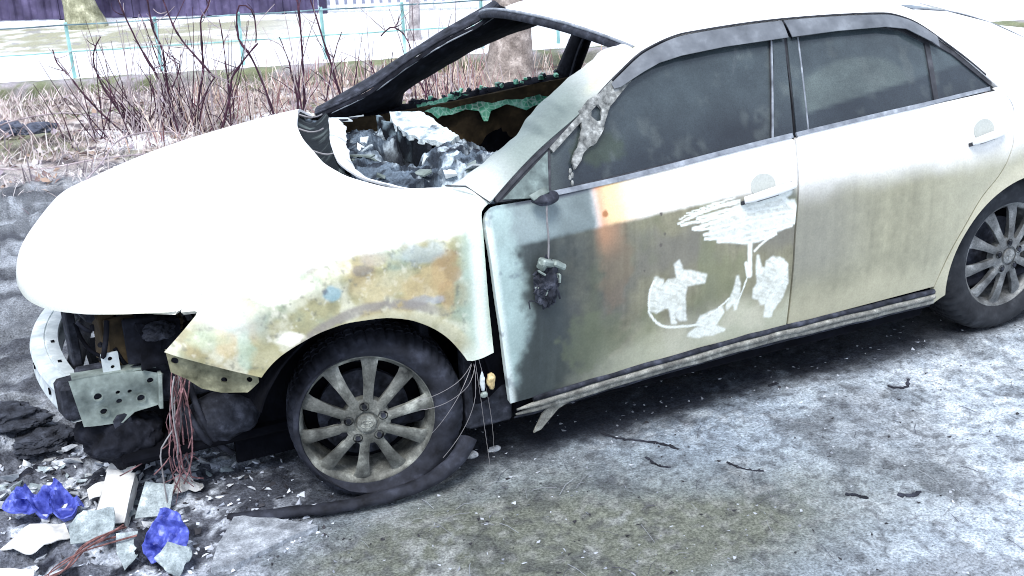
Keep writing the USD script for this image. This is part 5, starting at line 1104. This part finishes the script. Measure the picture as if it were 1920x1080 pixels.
for k in range(2600):
    r_, d_ = lg.uniform(-5.4, 3), lg.uniform(7.2, 11.2); q = gp(r_, d_)
    if d_ > kerb_d(r_) - .05 or (q[1] < 1.15 and q[0] > -1.1): continue
    s_ = lg.uniform(.018, .055); t_ = np.array([[-s_, 0, 0], [0, s_ * .5, s_ * .25], [s_, 0, 0], [0, -s_ * .5, s_ * .2]]); Rm = trimesh.transformations.euler_matrix(*lg.uniform(-.7, .7, 2), lg.uniform(0, 6))[:3, :3]
    leaf.append((t_ @ Rm.T + [q[0], q[1], float(ground_z(np.array(q[0]), np.array(q[1]))) + .012], np.array([[0, 1, 2], [0, 2, 3]])))
v, f = cat_(leaf); lc = np.repeat(np.array([(.34, .25, .20), (.52, .46, .43), (.20, .14, .13), (.62, .58, .58), (.30, .26, .30)])[lg.integers(0, 5, len(leaf))], 4, 0)
tag(put('leaf_litter', (v, f), 'grass', smooth=False, paint=lc), 'fallen brown leaves scattered over the verge', 'leaves', kind='stuff')
for k, P in enumerate([[(-.95,5.95,.02),(-.7,5.85,.14),(-.35,5.75,.20),(-.02,5.68,.14),(.16,5.6,.02)], [(-.50,3.6,.05),(-.25,4.0,.12),(-.05,4.5,.18),(.25,4.9,.12),(.55,5.1,.02)], [(-.95,4.9,.02),(-.6,4.6,.05),(-.2,4.5,.07),(.3,4.6,.02)], [(-.75,3.2,.03),(-.60,3.0,.10),(-.45,3.1,.16)]]):
    P = np.array(P); P[:, 2] += ground_z(P[:, 0], P[:, 1]); tag(put('fallen_stalk', tube(smoothline(P, 20), .006, 6), 'stem_pale', smooth=60), ['pale stalk arching low over the left verge', 'pale stalk curving up beside the hood edge', 'long pale stalk lying flat on the muddy verge', 'short pale stalk bent up near the hood'][k], 'stalk')

# ---- stones, clods
def rock(name, label, cat, x, y, s, m_, seed, amp=.6, sink=.3, rz=0, group=None):
    b = trimesh.creation.icosphere(5 if s[0] > .1 else 4, 1.0); q = b.vertices.copy(); b.vertices = q * (1 + amp * 1.5 * (fbm(q * 2.6 + seed, 5, seed) - .5))[:, None] * s; b.apply_transform(trimesh.transformations.rotation_matrix(rz, [0, 0, 1]))
    b.apply_translation([x, y, float(ground_z(np.array(x), np.array(y))) + s[2] * (1 - sink * 2)]); return tag(put(name, b, m_, smooth=30), label, cat, group)
M['slate'] = mat('dark_stone', (.055, .065, .10), .8, var=.4, scale=10, tint=(.12, .135, .18), bump=.006); M['clod'] = mat('dark_mud', (.014, .016, .025), .85, var=.5, scale=18, tint=(.075, .085, .11), bump=.02, bscale=30)
q = gp(-4.25, 9.25); rock('dark_stone', 'wide dark blue stone lying on the left verge', 'stone', q[0], q[1], (.17, .09, .075), 'slate', 3, rz=-.4)
q = gp(-3.95, 9.2); rock('dark_stone', 'smaller dark stone right beside the wide stone', 'stone', q[0], q[1], (.13, .08, .07), 'slate', 5, rz=.2)
rock('mud_clod', 'big dark mud clod at the left edge beside the bumper beam', 'clod', -1.10, .30, (.20, .10, .06), 'clod', 8, rz=-.3)
rock('mud_clod', 'flat dark mud clod below the end of the bumper beam', 'clod', -.93, .16, (.11, .08, .04), 'clod', 9, rz=.4)
rock('snow_lump', 'melting white snow lump behind the bare shrubs', 'snow', 1.62, 4.95, (.12, .08, .05), M.setdefault('snow', mat('old_snow', (.72, .74, .80), .7, var=.1, scale=8, bump=.01)), 11)

# ---- litter in the left corner
M['blue'] = mat('blue_plastic', (.010, .02, .30), .35, var=.6, scale=26, tint=(.16, .20, .62)); M['paper'] = mat('white_card', (.55, .55, .54), .6, var=.25, scale=16, tint=(.82, .82, .80), bump=.001); M['greycloth'] = mat('pale_grey_board', (.20, .25, .27), .7, var=.4, scale=20, tint=(.46, .52, .54), fine=.3, bump=.002); M['concrete'] = mat('wet_slab', (.20, .22, .25), .6, var=.4, scale=22, tint=(.36, .39, .43), bump=.004, bscale=60, fine=.35); M['root'] = mat('reddish_root', (.10, .045, .045), .7, var=.5, scale=30, tint=(.30, .15, .14))
def crumple(poly, amp, freq, seed, h=.008, thick=.004, bend=(0, 0)):
    def lift(a, b):
        p = np.stack([a, b, a * 0 + seed], -1); rid = np.abs(fbm(p * freq, 3, seed) - .5) * 2
        return np.stack([a + amp * .5 * (fbm(p * freq + 7, 2, seed) - .5), b + amp * .5 * (fbm(p * freq + 3, 2, seed) - .5), amp * (.5 - rid) + bend[0] * a * a + bend[1] * b * b], -1)
    v, f, s = sheet(Polygon(poly), lift, h, (0, 0, 1), thick, True); return v, f
def litter(name, label, cat, poly, at, m_, amp, freq, seed, rot=(0, 0, 0), lift_z=.03, smooth=25, bend=(0, 0), thick=.004):
    v, f = crumple(poly, amp, freq, seed, bend=bend, thick=thick); Rm = trimesh.transformations.euler_matrix(*rot)[:3, :3]
    v = v @ Rm.T; v[:, 2] -= v[:, 2].min(); gz = float(ground_z(np.array(at[0]), np.array(at[1]))); v = v + [at[0], at[1], gz + lift_z]
    return tag(put(name, (v, f), m_, smooth=smooth), label, cat)
ell = lambda a, b, n=24, j=.15, s=1: [(a * math.cos(t) * (1 + j * math.sin(3 * t + s)), b * math.sin(t) * (1 + j * math.cos(4 * t + s))) for t in np.linspace(0, 2 * PI, n, endpoint=False)]
ctn = thing('white_carton', 'white crumpled carton standing on the litter below the bare wires', 'carton', (-.760, -.535, float(ground_z(np.array(-.76), np.array(-.535))) + .055))
Rc = trimesh.transformations.euler_matrix(.55, .10, -.42)[:3, :3]
for nm, poly, fn in [('front_face', [(-.045, -.095), (.048, -.09), (.045, .085), (-.043, .09)], lambda a, b: np.stack([a, b, .028 + .006 * np.sin(a * 60) * np.cos(b * 40)], -1)), ('back_face', [(-.045, -.095), (.048, -.09), (.045, .085), (-.043, .09)], lambda a, b: np.stack([a, b, -.028 + .004 * np.sin(b * 50)], -1)),
                    ('side_face', [(-.026, -.093), (.026, -.093), (.026, .087), (-.026, .087)], lambda a, b: np.stack([.046 + .003 * np.sin(b * 50), b, a], -1)), ('side_face', [(-.026, -.093), (.026, -.093), (.026, .087), (-.026, .087)], lambda a, b: np.stack([-.045 + .003 * np.sin(b * 45), b, a], -1)),
                    ('torn_flap', [(-.05, .085), (.03, .085), (.05, .125), (.01, .14), (-.03, .125)], lambda a, b: np.stack([a, b, .02 + (b - .085) * .5 + .006 * np.sin(a * 90)], -1)), ('torn_flap', [(-.10, .03), (-.044, .06), (-.044, .005), (-.08, -.012)], lambda a, b: np.stack([a, b, .01 + .01 * np.sin(a * 70)], -1))]:
    v, f, _ = sheet(Polygon(poly), fn, .008, (0, 0, 1), .003, True); put(nm, (v @ Rc.T, f), 'paper', ctn, smooth=30)
litter('grey_board', 'pale grey board leaning right of the white carton', 'board', [(-.05, -.06), (.055, -.05), (.06, .05), (-.03, .06)], (-.655, -.575), 'greycloth', .012, 9, 3, (.75, .1, -.35), .02)
litter('grey_board', 'folded grey board with a white edge left below the carton', 'board', [(-.07, -.04), (.06, -.055), (.07, .03), (-.02, .06), (-.07, .03)], (-.845, -.645), 'greycloth', .035, 8, 5, (.5, -.25, -.2), .015)
litter('grey_board', 'small pointed grey scrap beside the lower blue bag', 'board', [(-.04, .04), (.045, .05), (.03, -.03), (.0, -.075), (-.03, -.02)], (-.765, -.78), 'greycloth', .02, 10, 7, (.7, .1, -.3), .012)
litter('blue_bag', 'crumpled blue plastic bag left of the white carton', 'plastic bag', ell(.11, .06, 40, .3, 2), (-.975, -.475), 'blue', .13, 13, 11, (.35, .1, -.35), .006, 18)
litter('blue_bag', 'standing blue plastic bag beside the wet slab', 'plastic bag', ell(.058, .085, 30, .12, 4), (-.645, -.835), 'blue', .085, 15, 13, (.95, .1, -.4), .004, 18, (6, 2))
litter('pale_film', 'pale film below the standing blue bag', 'plastic film', ell(.05, .05, 22, .2, 1), (-.66, -.965), 'greycloth', .03, 12, 15, (.5, 0, .3), .004, 18)
litter('white_sheet', 'white torn sheet under the left blue bag', 'paper', [(-.09, -.045), (.02, -.06), (.11, -.01), (.08, .05), (-.03, .06)], (-1.015, -.585), 'paper', .030, 9, 17, (.2, 0, -.35), .01)
litter('white_sheet', 'white sheet at the very corner of the litter', 'paper', [(-.09, -.05), (.09, -.06), (.07, .05), (-.05, .06)], (-1.115, -.735), 'paper', .025, 9, 19, (.1, .05, -.4), .01)
litter('white_tuft', 'white fluffy tuft on dark ground right of the carton', 'insulation tuft', ell(.05, .04, 24, .3, 3), (-.545, -.49), 'paper', .05, 20, 23, (.5, .2, .3), .004, 15)
rock('dark_lump', 'dark charred lump between grey scrap and standing blue bag', 'charred lump', -.705, -.80, (.045, .05, .055), 'char', 13, .9)
rg = np.random.default_rng(3)
rt = thing('root_tangle', 'reddish bare roots beneath the grey scraps', 'roots', (-.86, -.80, 0))
for k in range(5):
    P = np.array([(.10, .08, .045), (.0, .03, .05), (-.10, -.02, .03), (-.20, -.05, .015)]) + rg.normal(0, [.018, .02, .008], (4, 3)); P[:, 2] = np.maximum(P[:, 2], .004)
    put('root', tube(smoothline(P, 16), np.linspace(.0036, .0015, 16), 5), 'root', rt, smooth=60)
sl = [(-.565, -1.015), (-.52, -.90), (-.445, -.775), (-.365, -.795), (-.225, -.945), (-.30, -.965), (-.42, -1.0), (-.50, -1.04)]
v, f, s = sheet(Polygon(sl), lambda a, b: np.stack([a, b, .026 + .012 * (fbm(np.stack([a * 14, b * 14, a * 0], -1), 4, 5) - .5) - .015 * (a + .4)], -1), .01, (0, 0, 1), .03, True)
tag(put('wet_slab', (v, f), 'concrete', smooth=25), 'flat grey wet slab with broken edges near the picture bottom', 'slab')
# strip of tyre rubber dragged out along the ground
st_ = smoothline([(.315, -.885, .16), (.25, -.905, .095), (.14, -.910, .050), (.0, -.900, .034), (-.14, -.875, .028), (-.26, -.84, .026), (-.36, -.80, .022), (-.455, -.745, .014)], 60)
v, f = tube(st_, 1.0, 12); cc_ = np.repeat(st_, 12, 0); wd = np.repeat(np.linspace(1.0, .55, 60), 12); v = cc_ + (v - cc_) * (wd[:, None] * np.array([.030, .030, .024])); v = v + (.010 * (fbm(v * 22, 3, 3) - .5))[:, None]; v[:, 2] = np.maximum(v[:, 2], .004)
tag(put('rubber_strip', (v, f), 'rubber', smooth=50), 'black strip of torn tyre rubber lying below the front wheel', 'tyre strip')
# white plaster like scraps under the missing bumper
M['scrap'] = mat('white_scrap', (.28, .31, .35), .75, var=.4, scale=26, tint=(.72, .75, .78), bump=.003)
for k in range(110):
    if k < 80: x_, y_ = -.88 + .12 * rg.normal(), -.22 + .26 * rg.normal()
    else: x_, y_ = rg.uniform(-.80, -.30), rg.uniform(-.62, -.30)
    if x_ > -.62 and k < 80: x_ = -.9 + rg.uniform(-.1, .1)
    s_ = rg.uniform(.007, .028) if k < 80 else rg.uniform(.008, .02)
    pts = rg.normal(0, 1, (10, 3)) * [s_, s_ * .7, s_ * .28]; b = trimesh.convex.convex_hull(pts); b.apply_transform(trimesh.transformations.euler_matrix(*rg.uniform(-.5, .5, 2), rg.uniform(0, 6)))
    b.apply_translation([x_, y_, float(ground_z(np.array(x_), np.array(y_))) - b.bounds[0, 2] * .7])
    tag(put('white_scrap', b, 'scrap' if k % 4 else 'greycloth', smooth=False), 'small pale scrap scattered on ground below the missing bumper', 'scrap', 'pale scraps below the missing bumper')
for (x_, y_, s_, lab) in [(.385, -.735, (.022, .018, .010), 'round white chip on ground behind the flat tyre'), (.470, -.735, (.024, .012, .009), 'ragged white chip right of the round chip')]:
    rock('white_chip', lab, 'chip', x_, y_, s_, 'scrap', 17, .5, .2)
# black scraps on the ash in the right half
for P, rad, lab in [([(.86, -.80), (.88, -.86), (.95, -.94), (1.02, -1.05)], .006, 'black crumbling strip lying parallel to the sill'), ([(.90, -1.04), (.90, -1.09), (.93, -1.14)], .005, 'short black sliver below the crumbling strip'), ([(1.12, -1.20), (1.13, -1.25), (1.18, -1.31)], .005, 'thin curved black scrap in the middle of the ash'), ([(1.32, -1.55), (1.36, -1.60)], .006, 'short thick black stick on the right ash'), ([(1.46, -1.63), (1.50, -1.66), (1.53, -1.65)], .007, 'ragged black clump at right of the black stick'), ([(1.60, -.80), (1.64, -.80)], .008, 'black crumb close to the sill'), ([(1.99, -1.02), (2.03, -1.06), (2.08, -1.03), (2.10, -1.01)], .006, 'thin curled black leaf toward the rear wheel')]:
    P = np.array(P, float); q = smoothline(np.c_[P, np.zeros(len(P))], 26); q[:, :2] += .012 * (np.c_[fbm(np.c_[np.arange(26) * .8, np.zeros((26, 2))], 3, 3), fbm(np.c_[np.arange(26) * .8, np.ones((26, 2))], 3, 5)] - .5); q[:, 2] = ground_z(q[:, 0], q[:, 1]) + rad * .6
    rr_ = rad * (.55 + .9 * noise(np.c_[np.arange(26) * 1.1, np.zeros((26, 2))], 7)); v, f = tube(q, rr_, 7); v[:, 2] = ground_z(v[:, 0], v[:, 1]) + (v[:, 2] - ground_z(v[:, 0], v[:, 1])) * .5; v[:, :2] += .012 * (np.stack([fbm(v * 70, 2, 3), fbm(v * 70, 2, 5)], -1) - .5); tag(put('black_scrap', (v, f), 'rubber', smooth=False), lab, 'scrap')
# crumbs, ash and twig litter too fine to count
bits, cols = [], []
for k in range(2400):
    x_, y_ = rg.uniform(-1.2, 3.4), rg.uniform(-2.3, -.45)
    lf = k % 3 == 0
    if lf: x_, y_ = -1.15 + .95 * rg.random() ** 1.2, rg.uniform(-1.05, .35)
    s_ = rg.uniform(.0018, .0052) * (1.9 if lf else 1); pts = rg.normal(0, 1, (6, 3)) * [s_, s_, s_ * .5]; b = trimesh.convex.convex_hull(pts); b.apply_translation([x_, y_, float(ground_z(np.array(x_), np.array(y_))) + s_ * .4]); bits.append(b); cols.append(np.tile([(.42, .45, .50), (.03, .03, .035), (.24, .26, .30)][rg.integers(0, 3)] , (len(b.vertices), 1)) * (1.5 if lf else 1))
for k in range(260):
    x_, y_ = rg.uniform(-.2, 3.4), rg.uniform(-2.4, -.95); a = rg.uniform(0, PI); L = rg.uniform(.03, .11); z_ = float(ground_z(np.array(x_), np.array(y_))) + .004
    t_ = tube([(x_, y_, z_), (x_ + L * .5 * math.cos(a), y_ + L * .5 * math.sin(a) + .008, z_ + .003), (x_ + L * math.cos(a), y_ + L * math.sin(a), z_)], rg.uniform(.0004, .0010), 4, False); bits.append(t_); cols.append(np.tile([(.28, .30, .33), (.06, .06, .08), (.20, .21, .23)][k % 3], (len(t_[0]), 1)))
v, f = cat_(bits)
tag(put('ash_crumbs', (v, f), 'grass', smooth=False, paint=np.vstack(cols)), 'pale and black crumbs and fine twigs strewn over the ash', 'ash', kind='stuff')
